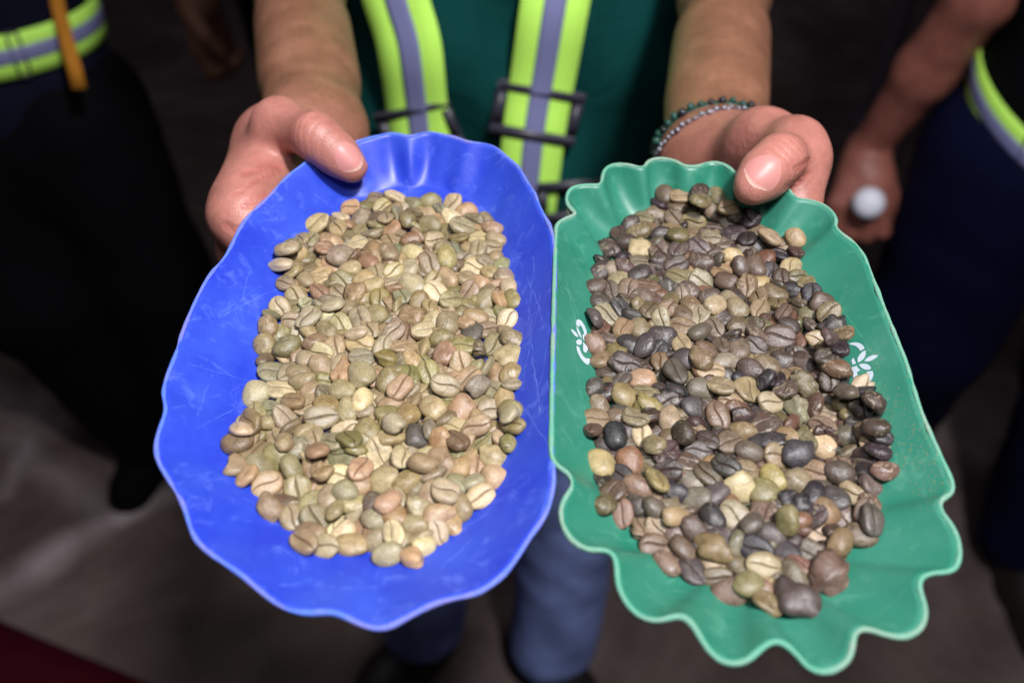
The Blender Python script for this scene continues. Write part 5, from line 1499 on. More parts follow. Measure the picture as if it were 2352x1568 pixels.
# ------------------------------------------------------------------ organic bodies: smooth-blended limbs meshed with surface nets
def cone(P, a, b, r1, r2):
    a = np.asarray(a, np.float32); b = np.asarray(b, np.float32); ab = b - a
    t = np.clip(((P - a) @ ab) / max(1e-9, float(ab @ ab)), 0, 1)
    return np.linalg.norm(P - a - t[:, None] * ab, axis=1) - (r1 + (r2 - r1) * t)
def ell(P, c, r):
    q = (P - np.asarray(c, np.float32)) / np.asarray(r, np.float32); k = np.linalg.norm(q, axis=1)
    return (k - 1) * min(r)
def smin(a, b, k):
    h = np.maximum(k - np.abs(a - b), 0) / k
    return np.minimum(a, b) - h * h * k * 0.25
def chain(P, pts, rad, k=0.004):
    d = None
    for i in range(len(pts) - 1):
        e = cone(P, pts[i], pts[i + 1], rad[i], rad[i + 1]); d = e if d is None else smin(d, e, k)
    return d
def surface(f, lo, hi, h):
    lo = np.asarray(lo, float); n = np.ceil((np.asarray(hi) - lo) / h).astype(int) + 1
    B = 8; nb = np.ceil(n / B).astype(int); n = nb * B
    G = np.ones(n, np.float32)
    c = np.stack(np.meshgrid(*[np.arange(k) for k in nb], indexing='ij'), -1).reshape(-1, 3)
    cen = (lo + (c * B + B / 2 - 0.5) * h).astype(np.float32)
    act = c[np.abs(f(cen)) < h * B * 0.9 + 0.004]
    o = np.stack(np.meshgrid(*[np.arange(B)] * 3, indexing='ij'), -1).reshape(-1, 3)
    for s in range(0, len(act), 600):
        idx = (act[s:s + 600, None] * B + o[None]).reshape(-1, 3)
        G[idx[:, 0], idx[:, 1], idx[:, 2]] = f((lo + idx * h).astype(np.float32))
    I = G < 0
    m = np.zeros([k - 1 for k in n], np.int8); acc = np.zeros((*m.shape, 3), np.float32); cnt = np.zeros(m.shape, np.float32)
    cor = [(a, b, c_) for a in (0, 1) for b in (0, 1) for c_ in (0, 1)]
    sl = lambda k: tuple(slice(k[j], n[j] - 1 + k[j]) for j in range(3))
    for k in cor: m += I[sl(k)]
    cells = np.argwhere((m > 0) & (m < 8))
    acc = np.zeros((len(cells), 3)); cnt = np.zeros(len(cells))
    for i in range(8):
        for j in range(i + 1, 8):
            if sum(abs(cor[i][q] - cor[j][q]) for q in range(3)) != 1: continue
            A = cells + cor[i]; Bc = cells + cor[j]
            va, vb = G[tuple(A.T)], G[tuple(Bc.T)]; x = (va < 0) != (vb < 0)
            t = np.where(x, va / np.where(va == vb, 1, va - vb), 0)
            acc += np.where(x[:, None], A + (Bc - A) * t[:, None], 0); cnt += x
    V = lo + acc / cnt[:, None] * h
    vid = -np.ones(m.shape, np.int64); vid[tuple(cells.T)] = np.arange(len(cells))
    F = []
    for ax in range(3):
        s0 = [slice(1, k - 1) for k in n]; s0[ax] = slice(0, n[ax] - 1); s1 = list(s0); s1[ax] = slice(1, n[ax])
        a, b = I[tuple(s0)], I[tuple(s1)]
        e = np.argwhere(a != b); off = np.ones(3, int); off[ax] = 0; e = e + off
        u, v = (ax + 1) % 3, (ax + 2) % 3; du = np.eye(3, dtype=int)[u]; dv = np.eye(3, dtype=int)[v]
        q = np.stack([vid[tuple((e - du - dv).T)], vid[tuple((e - dv).T)], vid[tuple(e.T)], vid[tuple((e - du).T)]], 1)
        flip = ~I[tuple(e.T)]; q[flip] = q[flip][:, ::-1]; F.append(q)
    F = np.concatenate(F); F = F[(F >= 0).all(1)]
    return V, F
def np_mesh(name, V, F, mat, parent=None, attrs=None):
    me = bpy.data.meshes.new(name); F = np.asarray(F)
    me.vertices.add(len(V)); me.vertices.foreach_set("co", np.asarray(V, np.float32).ravel())
    me.loops.add(F.size); me.loops.foreach_set("vertex_index", F.astype(np.int32).ravel())
    me.polygons.add(len(F)); me.polygons.foreach_set("loop_start", (np.arange(len(F)) * F.shape[1]).astype(np.int32))
    me.polygons.foreach_set("use_smooth", np.ones(len(F), bool))
    for k, a in (attrs or {}).items():
        b = me.attributes.new(k, 'FLOAT', 'POINT'); b.data.foreach_set("value", np.asarray(a, np.float32))
    me.update(calc_edges=True); me.materials.append(mat)
    o = bpy.data.objects.new(name, me); COL.objects.link(o)
    if parent: o.parent = parent
    return o
def ribbon(name, C, S, width, thick, mat, parent, nrm):
    """flat strap: centre points C, sideways unit vectors S, outward normals nrm"""
    C, S, N = map(lambda a: np.asarray(a, float), (C, S, nrm)); n = len(C); V = []
    prof = [(-.5, 0), (-.5, 1), (-.25, 1.06), (0, 1.08), (.25, 1.06), (.5, 1), (.5, 0)]
    for a, b in prof: V.append(C + S * (a * width) + N * (b * thick))
    V = np.stack(V, 1).reshape(-1, 3); m = len(prof); F = []
    for i in range(n - 1):
        for k in range(m):
            F.append((i * m + k, i * m + (k + 1) % m, (i + 1) * m + (k + 1) % m, (i + 1) * m + k))
    F += [tuple(range(m))[::-1], tuple((n - 1) * m + k for k in range(m))]
    return mesh_obj(name, V, F, mat, parent)

# ---- skin, cloth and strap materials
def skin_material(name, tan, pink):
    m = NT(name); p = m.obj()
    hand = m.n('ShaderNodeAttribute', attribute_name='hand').outputs['Fac']
    n1 = m.noise(p, 55.0, 4.0, 0.55); n2 = m.noise(p, 420.0, 4.0, 0.6); n3 = m.noise(p, 1100.0, 2.0, 0.5)
    c = m.mix(m.math('ADD', m.math('MULTIPLY', hand, 0.85), m.math('MULTIPLY', m.math('SUBTRACT', n1, 0.5), 0.5), True), tan, pink)
    c = m.mix(1.0, c, m.ramp(n1, [(0.3, (0.80, 0.74, 0.72)), (0.7, (1.14, 1.12, 1.10))]), 'MULTIPLY')
    c = m.mix(1.0, c, m.ramp(n2, [(0.3, W(0.90)), (0.7, W(1.06))]), 'MULTIPLY')
    # short dark hairs along the forearm
    hz = m.noise(m.n('ShaderNodeMapping', {'Vector': p, 'Rotation': (0.2, 0, 0.5), 'Scale': (1500, 140, 900)}).outputs[0], 1.0, 2.0, 0.6, 0.4)
    hf = m.math('MULTIPLY', m.ramp(hz, [(0.60, W(0)), (0.68, W(0.55))]), m.math('SUBTRACT', 1.0, hand, True))
    c = m.mix(hf, c, srgb(58, 38, 30))
    # fine cross-hatched skin lines
    vor = m.n('ShaderNodeTexVoronoi', {'Vector': p, 'Scale': 750.0}, feature='DISTANCE_TO_EDGE').outputs['Distance']
    hgt = m.math('ADD', m.math('MULTIPLY', m.math('MINIMUM', vor, 0.25), 1.2), m.math('MULTIPLY', n2, 0.8))
    kx = m.n('ShaderNodeAttribute', attribute_name='fold_x').outputs['Fac']; km = m.n('ShaderNodeAttribute', attribute_name='fold_mask').outputs['Fac']; cd = m.n('ShaderNodeAttribute', attribute_name='line_dist').outputs['Fac']
    wav = m.math('SINE', m.math('ADD', kx, m.math('MULTIPLY', n1, 9.0)))
    wav = m.math('MULTIPLY', m.math('SUBTRACT', 1.0, m.math('POWER', m.math('ABSOLUTE', wav), 0.5)), km)       # sharp valleys
    ln = m.math('MULTIPLY', m.math('SUBTRACT', 1.0, m.math('MULTIPLY', cd, 0.55), True), m.n('ShaderNodeAttribute', attribute_name='hand').outputs['Fac'])
    hgt = m.math('SUBTRACT', hgt, m.math('ADD', m.math('MULTIPLY', wav, 1.3), m.math('MULTIPLY', ln, 5.0)))
    c = m.mix(m.math('ADD', m.math('MULTIPLY', ln, 0.42), m.math('MULTIPLY', wav, 0.22)), c, srgb(150, 66, 62))
    m.set(Base_Color=c, Roughness=0.46, Specular_IOR_Level=0.42, Subsurface_Weight=0.10, Subsurface_Radius=(0.006, 0.0022, 0.0012), Subsurface_Scale=0.6,
          Normal=m.bump(hgt, 0.28, 0.0006)); return m.m
MAT['skin'] = skin_material("skin", srgb(134, 95, 73), srgb(174, 116, 106))
MAT['skin_dark'] = skin_material("darker_skin", srgb(152, 96, 84), srgb(156, 100, 92))
def nail_material():
    m = NT("thumb_nail"); e = m.n('ShaderNodeAttribute', attribute_name='edge').outputs['Fac']
    m.set(Base_Color=m.mix(e, srgb(188, 126, 120), srgb(216, 190, 172)), Roughness=0.44, Specular_IOR_Level=0.4); return m.m
MAT['nail'] = nail_material()
def cloth(name, col, weave=900.0, fold=0.0, var=0.12, rough=0.85):
    m = NT(name); p = m.obj(); n = m.noise(p, 14.0, 4.0); w = m.noise(p, weave, 2.0)
    c = m.mix(1.0, col, m.ramp(n, [(0.3, W(1 - var)), (0.7, W(1 + var))]), 'MULTIPLY')
    m.set(Base_Color=c, Roughness=rough, Specular_IOR_Level=0.08, Normal=m.bump(m.math('ADD', w, m.math('MULTIPLY', m.noise(p, 30.0, 3.0, 0.5, 0.8), 6.0)), 0.4, 0.0012)); return m.m
MAT['shirt'] = cloth("green_pique", (0.003, 0.050, 0.046, 1))
MAT['denim'] = cloth("blue_denim", (0.20, 0.27, 0.56, 1), 500.0, var=0.35)
MAT['navy'] = cloth("navy_cloth", (0.006, 0.007, 0.018, 1))
MAT['black'] = cloth("black_cloth", (0.0022, 0.0022, 0.0034, 1))
MAT['navy_denim'] = cloth("navy_denim", (0.0025, 0.004, 0.022, 1))
MAT['white_cloth'] = cloth("white_cloth", (0.55, 0.53, 0.62, 1))
MAT['grey_cloth'] = cloth("grey_cloth", (0.20, 0.19, 0.25, 1))
MAT['shoe'] = plain("brown_leather", (0.014, 0.010, 0.009, 1), 0.55, (40.0, 0.3))
MAT['hivis'] = plain("fluorescent_yellow_green", (0.56, 1.0, 0.14, 1), 0.65, (700.0, 0.06), 0.3, (1600.0, 0.3, 0.0006))
MAT['reflect'] = plain("grey_reflective_tape", (0.20, 0.21, 0.40, 1), 0.42, (900.0, 0.10), 0.5)
MAT['black_plastic'] = plain("black_plastic", (0.040, 0.038, 0.055, 1), 0.42, None, 0.5)
MAT['orange'] = cloth("orange_webbing", (0.42, 0.17, 0.02, 1))
MAT['white_plastic'] = plain("white_plastic", (0.84, 0.86, 0.98, 1), 0.4)
MAT['steel'] = plain("steel", (0.30, 0.30, 0.36, 1), 0.42); MAT['steel'].node_tree.nodes["Principled BSDF"].inputs['Metallic'].default_value = 1.0
MAT['jade'] = plain("dark_green_cord", (0.012, 0.060, 0.045, 1), 0.35)
MAT['onyx'] = plain("black_bead", (0.015, 0.016, 0.022, 1), 0.18)
MAT['mat_red'] = cloth("dark_red_mat", (0.050, 0.003, 0.008, 1), 300.0)
MAT['post'] = plain("grey_paint", (0.10, 0.09, 0.11, 1), 0.5, (30.0, 0.2))

# ------------------------------------------------------------------ the person holding the trays
A3 = lambda *p: np.array(p, float)
# hand on the left of the picture, thumb over the blue rim
L = dict(wr=A3(-.097, .412, 1.093), el=A3(-.143, .625, 1.088), sh=A3(-.205, .80, 1.36),
         cmc=at(640, 310, .400), mcp=at(641, 284, .370), ip=at(729, 312, .3525), tip=at(812, 383, .3520),
         i=[at(552, 500, .347), A3(-.079, .272, 1.0885), A3(-.056, .264, 1.0880), A3(-.036, .260, 1.0890)],
         m=[A3(-.107, .306, 1.091), A3(-.076, .283, 1.0745), A3(-.050, .276, 1.0790), A3(-.030, .273, 1.0880)],
         r=[A3(-.105, .319, 1.072), A3(-.078, .300, 1.0600), A3(-.055, .293, 1.0690), A3(-.038, .290, 1.0800)],
         p=[A3(-.100, .333, 1.058), A3(-.080, .317, 1.0480), A3(-.063, .311, 1.0560), A3(-.051, .308, 1.0650)])
L['pad'] = [(at(602, 335, .396), at(560, 470, .358), .0125, .0115), (at(645, 380, .394), at(588, 478, .356), .0095, .0100)]
# hand on the right, thumb over the green rim
R = dict(wr=A3(.097, .396, 1.084), el=A3(.142, .620, 1.084), sh=A3(.205, .80, 1.36),
         cmc=at(1748, 322, .392), mcp=at(1829, 330, .366), ip=at(1792, 366, .3390), tip=at(1727, 428, .3330),
         i=[at(1834, 372, .361), A3(.110, .293, 1.0940), A3(.090, .285, 1.0850), A3(.070, .282, 1.0870)],
         m=[A3(.117, .330, 1.1000), A3(.110, .303, 1.0760), A3(.088, .296, 1.0720), A3(.068, .293, 1.0800)],
         r=[A3(.114, .341, 1.0810), A3(.106, .316, 1.0600), A3(.086, .309, 1.0580), A3(.069, .305, 1.0670)],
         p=[A3(.108, .352, 1.0660), A3(.099, .331, 1.0480), A3(.084, .325, 1.0470), A3(.072, .321, 1.0540)])
for H_, sh_ in ((L, ray(640, 430) * .0072), (R, ray(1780, 410) * .0060)):      # settle each hand against its rim
    for k_ in ('cmc', 'mcp', 'ip', 'tip', 'wr'): H_[k_] = H_[k_] + sh_
    for k_ in 'imrp': H_[k_] = [q_ + sh_ * (1.0 if n_ == 0 else .7) for n_, q_ in enumerate(H_[k_])]
    H_['pad'] = [(a_ + sh_, b_ + sh_, c_, d_) for a_, b_, c_, d_ in H_.get('pad', [])]
def hand_sdf(P, H, sx, tr):
    w = H['wr']
    fore = smin(cone(P, w + (sx * .007, 0, .002), H['el'] + (sx * .005, -.01, .004), .0176, .0215), cone(P, w + (-sx * .008, .002, -.003), H['el'] + (-sx * .005, -.01, -.004), .0172, .0205), .02)
    fore = smin(fore, cone(P, w * .72 + H['el'] * .28, w * .35 + H['el'] * .65, .0205, .0225), .02)
    up = cone(P, H['el'], H['sh'], .0275, .042)
    arm = smin(fore, up, .02)
    palm = None
    for k, r in (('i', .0125), ('m', .0125), ('r', .0118), ('p', .0110)):
        e = cone(P, w * .90 + H[k][0] * .10, H[k][0], .0125, r); palm = e if palm is None else smin(palm, e, .014)
    th = chain(P, [H['cmc'], H['mcp'], H['ip']], [.0124, .0098, .0086], .004)
    d0 = H['tip'] - H['ip']; d0 = d0 / np.linalg.norm(d0)
    dist = chain(P, [H['ip'], H['ip'] + (H['tip'] - H['ip']) * .55, H['tip']], [.0090, tr * 1.06, tr * .84], .004)
    th = smin(th, dist, .003); th = smin(th, ell(P, H['ip'], (.0098, .0098, .0098)), .003)
    th = smin(th, ell(P, H['mcp'], (.0106, .0106, .0106)), .005)
    th = smin(th, cone(P, w, H['cmc'], .0140, .0118), .012)
    web = cone(P, H['mcp'] * .35 + H['cmc'] * .65, H['i'][0] * .50 + w * .50, .0070, .0085)
    d = smin(palm, th, .008); d = smin(d, web, .012)
    for a, b, r1, r2 in H.get('pad', ()): d = smin(d, cone(P, a, b, r1, r2), .012)
    fing = None
    for k, r in (('i', .0088), ('m', .0088), ('r', .0084), ('p', .0074)):
        e = chain(P, H[k], [r * 1.28, r * 1.12, r, r * .86], .003); fing = e if fing is None else np.minimum(fing, e)
    d = smin(d, fing, .005)
    return smin(d, arm, .022)
def skin_folds(P):
    d = np.zeros(len(P), np.float32)
    def fold(c, direction, lam, amp, s):
        q = P - np.asarray(c, np.float32); v = np.asarray(direction, np.float32); v = v / np.linalg.norm(v)
        return amp * np.sin(q @ v * (2 * math.pi / lam)).astype(np.float32) * np.exp(-(q * q).sum(1) / s ** 2)
    d += fold(at(1690, 345, .385), (1, .15, -.1), .0075, .0003, .020)     # thenar folds of the right hand
    pass
    ax = L['ip'] - L['mcp']; d += fold(L['ip'] + (0, -.006, .008), ax, .0042, .00028, .010)
    ax = R['tip'] - R['ip']; d += fold(R['ip'] + (0, -.006, .008), ax, .0042, .00028, .010)
    return d
# palm creases of the left hand, cut as shallow grooves
CREASES = [(at(560, 405, .352), at(640, 400, .362), .0016), (at(575, 455, .343), at(660, 398, .352), .0018), (at(560, 475, .336), at(600, 462, .337), .0016)]
def body_sdf(P):
    P = P.astype(np.float32)
    d = np.minimum(hand_sdf(P, L, -1, .0079), hand_sdf(P, R, 1, .0090))
    d = smin(d, cone(P, L['sh'], R['sh'], .055, .055), .03)
    d = smin(d, cone(P, A3(0, .80, 1.30), A3(0, .80, 1.46), .09, .055), .04)
    for a, b, r in CREASES:
        d = np.maximum(d, -(cone(P, a, b, r, r) + 0.0002) * 1.0) if False else d
    return d + skin_folds(P)
person = empty('person', (0.0, 0.80, 0.0))
def put(o, parent=None): return child(o, parent or person)
bv_, bf_ = surface(body_sdf, (-.29, .235, 1.02), (.29, .90, 1.52), .0022)
def relax_mesh(V, F, it, f=0.5):
    E = np.concatenate([F[:, [0, 1]], F[:, [1, 2]], F[:, [2, 3]], F[:, [3, 0]]]); E = np.concatenate([E, E[:, ::-1]])
    c = np.bincount(E[:, 0], minlength=len(V))[:, None]
    for _ in range(it):
        V = V + f * (np.stack([np.bincount(E[:, 0], V[E[:, 1], k], len(V)) for k in range(3)], 1) / c - V)
    return V
bs_ = relax_mesh(bv_, bf_, 26); bv_ = relax_mesh(bv_, bf_, 3)
fw_ = np.clip((bv_[:, 1:2] - .405) / .03, 0, 1); bv_ = bv_ * (1 - fw_) + bs_ * fw_            # even out the forearms
hd = np.minimum(np.linalg.norm(bv_ - L['wr'], axis=1), 9); 
hand_att = np.clip((0.415 - bv_[:, 1]) / 0.05, 0, 1)
fx = np.zeros(len(bv_)); fm = np.zeros(len(bv_))
for cpt, axv, lam, rad in ((L['ip'] + A3(.0, -.006, .006), L['ip'] - L['mcp'], .0030, .0105), (R['ip'] + A3(0, -.006, .006), R['tip'] - R['ip'], .0030, .0105), (at(1690, 345, .385), A3(1, .15, -.1), .0080, .024)):
    v = axv / np.linalg.norm(axv); q = bv_ - cpt; wgt = np.exp(-((q * q).sum(1) / rad ** 2) ** 1.5); sel = wgt > fm
    fx[sel] = (q @ v)[sel] * math.pi / lam; fm = np.maximum(fm, wgt)
ldist = np.full(len(bv_), 9.0)
zz = (bv_ - EYE) @ FWD; upx = 1176 + bv_[:, 0] / zz / K; vpx = 784 - ((bv_ - EYE) @ UPV) / zz / K
c7 = lambda x, y: (459.4 + .2461 * x, 202.1 + .2461 * y); c8 = lambda x, y: (1488.4 + .2461 * x, 211.3 + .2461 * y)
for seg, wt in (([c7(400, 800), c7(520, 780), c7(640, 740)], .9), ([c7(420, 1085), c7(510, 1060), c7(610, 1000)], .7), ([c7(560, 730), c7(640, 715), c7(740, 750)], .7), ([c7(470, 900), c7(560, 850), c7(700, 800)], 1.3), ([c7(250, 1280), c7(320, 1330), c7(400, 1330)], .8),
                ([c7(300, 1000), c7(400, 960)], 1.4), ([c8(1390, 720), c8(1440, 690), c8(1500, 640)], 1.0), ([c8(1300, 900), c8(1400, 850), c8(1480, 760)], .8), ([c8(490, 660), c8(520, 600), c8(600, 520)], 1.2)):
    for (x0, y0), (x1, y1) in zip(seg[:-1], seg[1:]):
        t = np.clip(((upx - x0) * (x1 - x0) + (vpx - y0) * (y1 - y0)) / ((x1 - x0) ** 2 + (y1 - y0) ** 2), 0, 1)
        ldist = np.minimum(ldist, np.hypot(upx - x0 - t * (x1 - x0), vpx - y0 - t * (y1 - y0)) / 6.0 * wt + np.where(zz > .41, 9, 0))
body = put(np_mesh('body', bv_, bf_, MAT['skin'], None, {'hand': hand_att, 'fold_x': fx, 'fold_mask': fm, 'line_dist': ldist}))
tri_ = [(f[0], f[1], f[2]) for f in bf_] + [(f[0], f[2], f[3]) for f in bf_]
body_bvh = BVHTree.FromPolygons([tuple(v) for v in bv_], tri_)
def thumb_nail(H, dorsal, wid, lng, back):
    ax = H['tip'] - H['ip']; ln = np.linalg.norm(ax); ax = ax / ln
    d = np.asarray(dorsal, float); d = d - ax * (d @ ax); d /= np.linalg.norm(d); s = np.cross(ax, d)
    base = H['tip'] + ax * back; nu, nv = 13, 11; V = []; E = []
    for j in range(nv):
        v = j / (nv - 1)
        for i in range(nu):
            u = i / (nu - 1) * 2 - 1
            prof = (1 - 0.30 * abs(u) ** 3 * (1 - v) - 0.12 * (1 - v) ** 2)
            half = wid / 2 * (1.0 - 0.22 * (1 - v) ** 3 - 0.10 * v ** 6)
            along = -lng * (1 - v) + (-0.30 * u * u * lng * v) + 0.24 * u * u * lng * (1 - v)
            o = base + ax * along + s * (u * half) + d * 0.03
            h, nrm, _, _ = body_bvh.ray_cast(Vector(o), Vector(-d))
            dome = 0.0006 * (1 - u * u) * (1 - (2 * v - 1) ** 6) + 0.00006
            V.append(np.array(h) + d * (dome if h is not None else 0)); E.append(0.8 * np.clip((v - 0.92) / 0.05, 0, 1))
    V = np.array(V).reshape(nv, nu, 3)
    for _ in range(2): V[1:-1, 1:-1] = (V[:-2, 1:-1] + V[2:, 1:-1] + V[1:-1, :-2] + V[1:-1, 2:] + 4 * V[1:-1, 1:-1]) / 8
    o = mesh_obj('thumb_nail', V.reshape(-1, 3), grid_faces(nu, nv), MAT['nail'], None, True, {'edge': np.array(E)})
    return o
for H, dors, wd, lg, bk in ((L, A3(.30, -.62, .72), .0112, .0118, .0040), (R, A3(-.05, -.62, .76), .0136, .0130, .0042)):
    nl = thumb_nail(H, dors, wd, lg, bk); nl.parent = body

# torso, belt and braces
def torso_sdf(P):
    P = P.astype(np.float32)
    q = P - np.array((0, .792, 0), np.float32)
    z = P[:, 2]; s = np.clip((z - .86) / .45, 0, 1)
    rx = .165 + .030 * s; ry = .110 + .012 * np.sin(s * 3.1)
    k = np.sqrt((q[:, 0] / rx) ** 2 + (q[:, 1] / ry) ** 2); d = (k - 1) * ry
    d = np.maximum(d, np.maximum(.80 - z, z - 1.36))
    for H in (L, R):
        d = smin(d, np.maximum(cone(P, H['sh'], H['el'], .066, .056), -((P - (H['sh'] * .45 + H['el'] * .55).astype(np.float32)) @ ((H['sh'] - H['el']) / np.linalg.norm(H['sh'] - H['el'])).astype(np.float32))), .05)
    d = smin(d, cone(P, L['sh'], R['sh'], .062, .062), .05)
    # cloth folds
    x, y = P[:, 0], P[:, 1]
    d += .0065 * np.sin(x * 46 + 3 * np.sin(z * 9) + z * 14) * np.clip((1.25 - z) / .3, 0, 1) + .0055 * np.sin(z * 38 + x * 25 + 2 * np.sin(x * 17)) + .0022 * np.sin(x * 90 - z * 41)
    return d * .9
tv, tf = surface(torso_sdf, (-.33, .60, .78), (.33, .98, 1.46), .007)
shirt = put(np_mesh('polo_shirt', tv, tf, MAT['shirt']))
shirt.modifiers.new('smooth', 'SMOOTH').iterations = 4
shirt_bvh = BVHTree.FromPolygons([tuple(v) for v in tv], [(f[0], f[1], f[2]) for f in tf] + [(f[0], f[2], f[3]) for f in tf])
def on_shirt(u, v):
    d = Vector(ray(u, v)).normalized(); h, n, _, _ = shirt_bvh.ray_cast(Vector(EYE), d)
    return np.array(h)
def brace(px, name_label):
    P = np.array(px, float); t = np.linspace(0, 1, 80); s = np.linspace(0, 1, len(P))
    P = np.stack([np.interp(t, s, P[:, 0]), np.interp(t, s, P[:, 1])], 1)
    C = np.array([on_shirt(u, v) for u, v in P])
    C[:, 1] = [min(on_shirt(u + du, v)[1] for du in (-62, -40, -20, 0, 20, 40, 62)) for u, v in P]
    for i, (u, v) in enumerate(P):                                        # keep the centre line, lie on the highest fold
        r_ = ray(u, v); C[i] = EYE + r_ * (C[i, 1] / r_[1])
    k = np.ones(9) / 9; Cp = np.vstack([np.repeat(C[:1], 4, 0), C, np.repeat(C[-1:], 4, 0)])
    C = np.stack([np.convolve(Cp[:, j], k, 'valid') for j in range(3)], 1)
    C[:, 1] -= .003
    T = np.gradient(C, axis=0); T /= np.linalg.norm(T, axis=1)[:, None]
    N = np.tile(A3(0, -1, 0), (len(C), 1)); N[:, 0] = C[:, 0] * 1.6; N -= T * (N * T).sum(1)[:, None]; N /= np.linalg.norm(N, axis=1)[:, None]
    S = np.cross(T, N)
    st = put(ribbon('brace_strap', C, S, .050, .0014, MAT['hivis'], None, N))
    rp = ribbon('reflective_stripe', C + N * .0016, S, .0165, .0007, MAT['reflect'], None, N)
    rp.parent = st
    return st, C, S, N, T
def slider(c, s, n, t, tilt, parent, wid=.062, hgt=.036):
    """rectangular webbing slider: frame with a middle bar"""
    ca, sa = math.cos(tilt), math.sin(tilt); X = s * ca + t * sa; Y = t * ca - s * sa
    bm = bmesh.new()
    def bar(cx, cy, w, h):
        vs = []
        for dz in (.0006, .0034):
            for a, b in ((-1, -1), (1, -1), (1, 1), (-1, 1)): vs.append(bm.verts.new(Vector(c + X * (cx + a * w / 2) + Y * (cy + b * h / 2) + n * dz)))
        for f in ((3, 2, 1, 0), (4, 5, 6, 7), (0, 1, 5, 4), (1, 2, 6, 5), (2, 3, 7, 6), (3, 0, 4, 7)): bm.faces.new([vs[i] for i in f])
    b_ = min(.0092, wid * .22); bar(0, -hgt / 2, wid, b_); bar(0, hgt / 2, wid, b_); bar(-wid / 2 + b_ / 2, 0, b_, hgt - b_ - .0002); bar(wid / 2 - b_ / 2, 0, b_, hgt - b_ - .0002)
    bmesh.ops.bevel(bm, geom=bm.edges[:], offset=.0012, segments=2, affect='EDGES')
    me = bpy.data.meshes.new('buckle'); bm.to_mesh(me); bm.free(); me.materials.append(MAT['black_plastic'])
    me.polygons.foreach_set("use_smooth", [True] * len(me.polygons))
    o = bpy.data.objects.new('buckle', me); COL.objects.link(o); o.parent = parent
    return o
s1, C, S, N, T = brace([(850, -1000), (850, -850), (852, -700), (855, -550), (858, -400), (866, -270), (880, -150), (897, -60), (911, 0), (924, 40), (938, 80), (946, 130), (953, 200), (965, 290), (975, 400), (985, 520), (990, 560)], '')
j = int(np.argmin(np.abs((C - EYE) @ UPV / ((C - EYE) @ FWD) - (784 - 288) * K))); slider(C[j], S[j], N[j] * 1.0, T[j], .28, s1, .066, .036)
s2, C, S, N, T = brace([(1330, -1000), (1330, -850), (1330, -700), (1328, -550), (1324, -400), (1314, -270), (1300, -150), (1285, -60), (1275, 0), (1262, 80), (1245, 190), (1229, 270), (1221, 350), (1213, 430), (1208, 480), (1204, 540)], '')
j = int(np.argmin(np.abs((C - EYE) @ UPV / ((C - EYE) @ FWD) - (784 - 264) * K))); slider(C[j], S[j], N[j] * 1.0, T[j], -.06, s2, .070, .036)
# waist belt of the same webbing with a black clip
ang = np.linspace(0, 2 * math.pi, 73); C = np.stack([.178 * np.sin(ang), .792 - .122 * np.cos(ang), np.full(73, .872)], 1)
N = np.stack([np.sin(ang) / .178, -np.cos(ang) / .122, np.zeros(73)], 1); N /= np.linalg.norm(N, axis=1)[:, None]
Sb = np.tile(A3(0, 0, 1.0), (73, 1))
belt = put(ribbon('waist_belt', C, Sb, .050, .0015, MAT['hivis'], None, N))
rp = ribbon('reflective_stripe', C + N * .0018, Sb, .0165, .0007, MAT['reflect'], None, N); rp.parent = belt
slider(A3(.050, .664, .898), A3(1, 0.1, 0), A3(0, -1, 0), A3(0, 0, -1.0), 0, belt, .058, .030)
slider(A3(.050, .664, .868), A3(1, 0.1, 0), A3(0, -1, 0), A3(0, 0, -1.0), 0, belt, .010, .050)

# trousers and shoes
def legs_sdf(pts, rad, waist=None, fold=.0022):
    def f(P):
        P = P.astype(np.float32); d = None
        for lg in pts:
            e = chain(P, lg, rad, .03); e = np.maximum(e, lg[-1][2] - .0 - P[:, 2]); d = e if d is None else smin(d, e, .03)
        if waist is not None: d = smin(d, np.maximum(ell(P, waist[0], waist[1]), P[:, 2] - waist[2]), .04)
        x, z = P[:, 0] + .6 * P[:, 1], P[:, 2]
        d = d + fold * np.sin(z * 31 + 3.5 * np.sin(x * 21) + 2.2 * np.sin(z * 11)) * np.clip((.75 - z) / .3, .15, 1) + fold * .6 * np.sin(z * 57 + x * 64 + 2 * np.sin(z * 19))
        return d * .9
    return f
LEGS = [[A3(-.085, .80, .80), A3(-.120, .775, .47), A3(-.132, .775, .085)], [A3(.085, .80, .80), A3(.078, .765, .47), A3(.062, .748, .075)]]
v_, f_ = surface(legs_sdf(LEGS, [.088, .070, .063], (A3(0, .792, .83), (.168, .112, .10), .86)), (-.26, .62, .05), (.26, .95, .90), .009)
jeans = put(np_mesh('jeans', v_, f_, MAT['denim'])); jeans.modifiers.new('smooth', 'SMOOTH').iterations = 2
def shoe(heel, toe, parent, mat=None, r=.040):
    heel, toe = A3(*heel), A3(*toe)
    def f(P):
        P = P.astype(np.float32)
        d = smin(cone(P, heel + (0, 0, .045), heel * .45 + toe * .55 + (0, 0, .038), r * .95, r * 1.05), cone(P, heel * .45 + toe * .55 + (0, 0, .035), toe + (0, 0, .030), r * 1.08, r * .80), .03)
        d = smin(d, cone(P, heel + (0, 0, .05), heel + (0, 0, .10), r * .95, r * .95), .03)
        d = np.maximum(d, .018 - P[:, 2])
        sole = np.maximum(cone(P * np.array((1, 1, 0), np.float32), heel * (1, 1, 0), toe * (1, 1, 0), r * .98, r * .95), np.abs(P[:, 2] - .011) - .010)
        return np.minimum(d, sole)
    lo = np.minimum(heel, toe) - .07; hi = np.maximum(heel, toe) + .07; lo[2] = -.01; hi[2] = .17
    v, q = surface(f, lo, hi, .007)
    return child(np_mesh('shoe', v, q, mat or MAT['shoe']), parent)
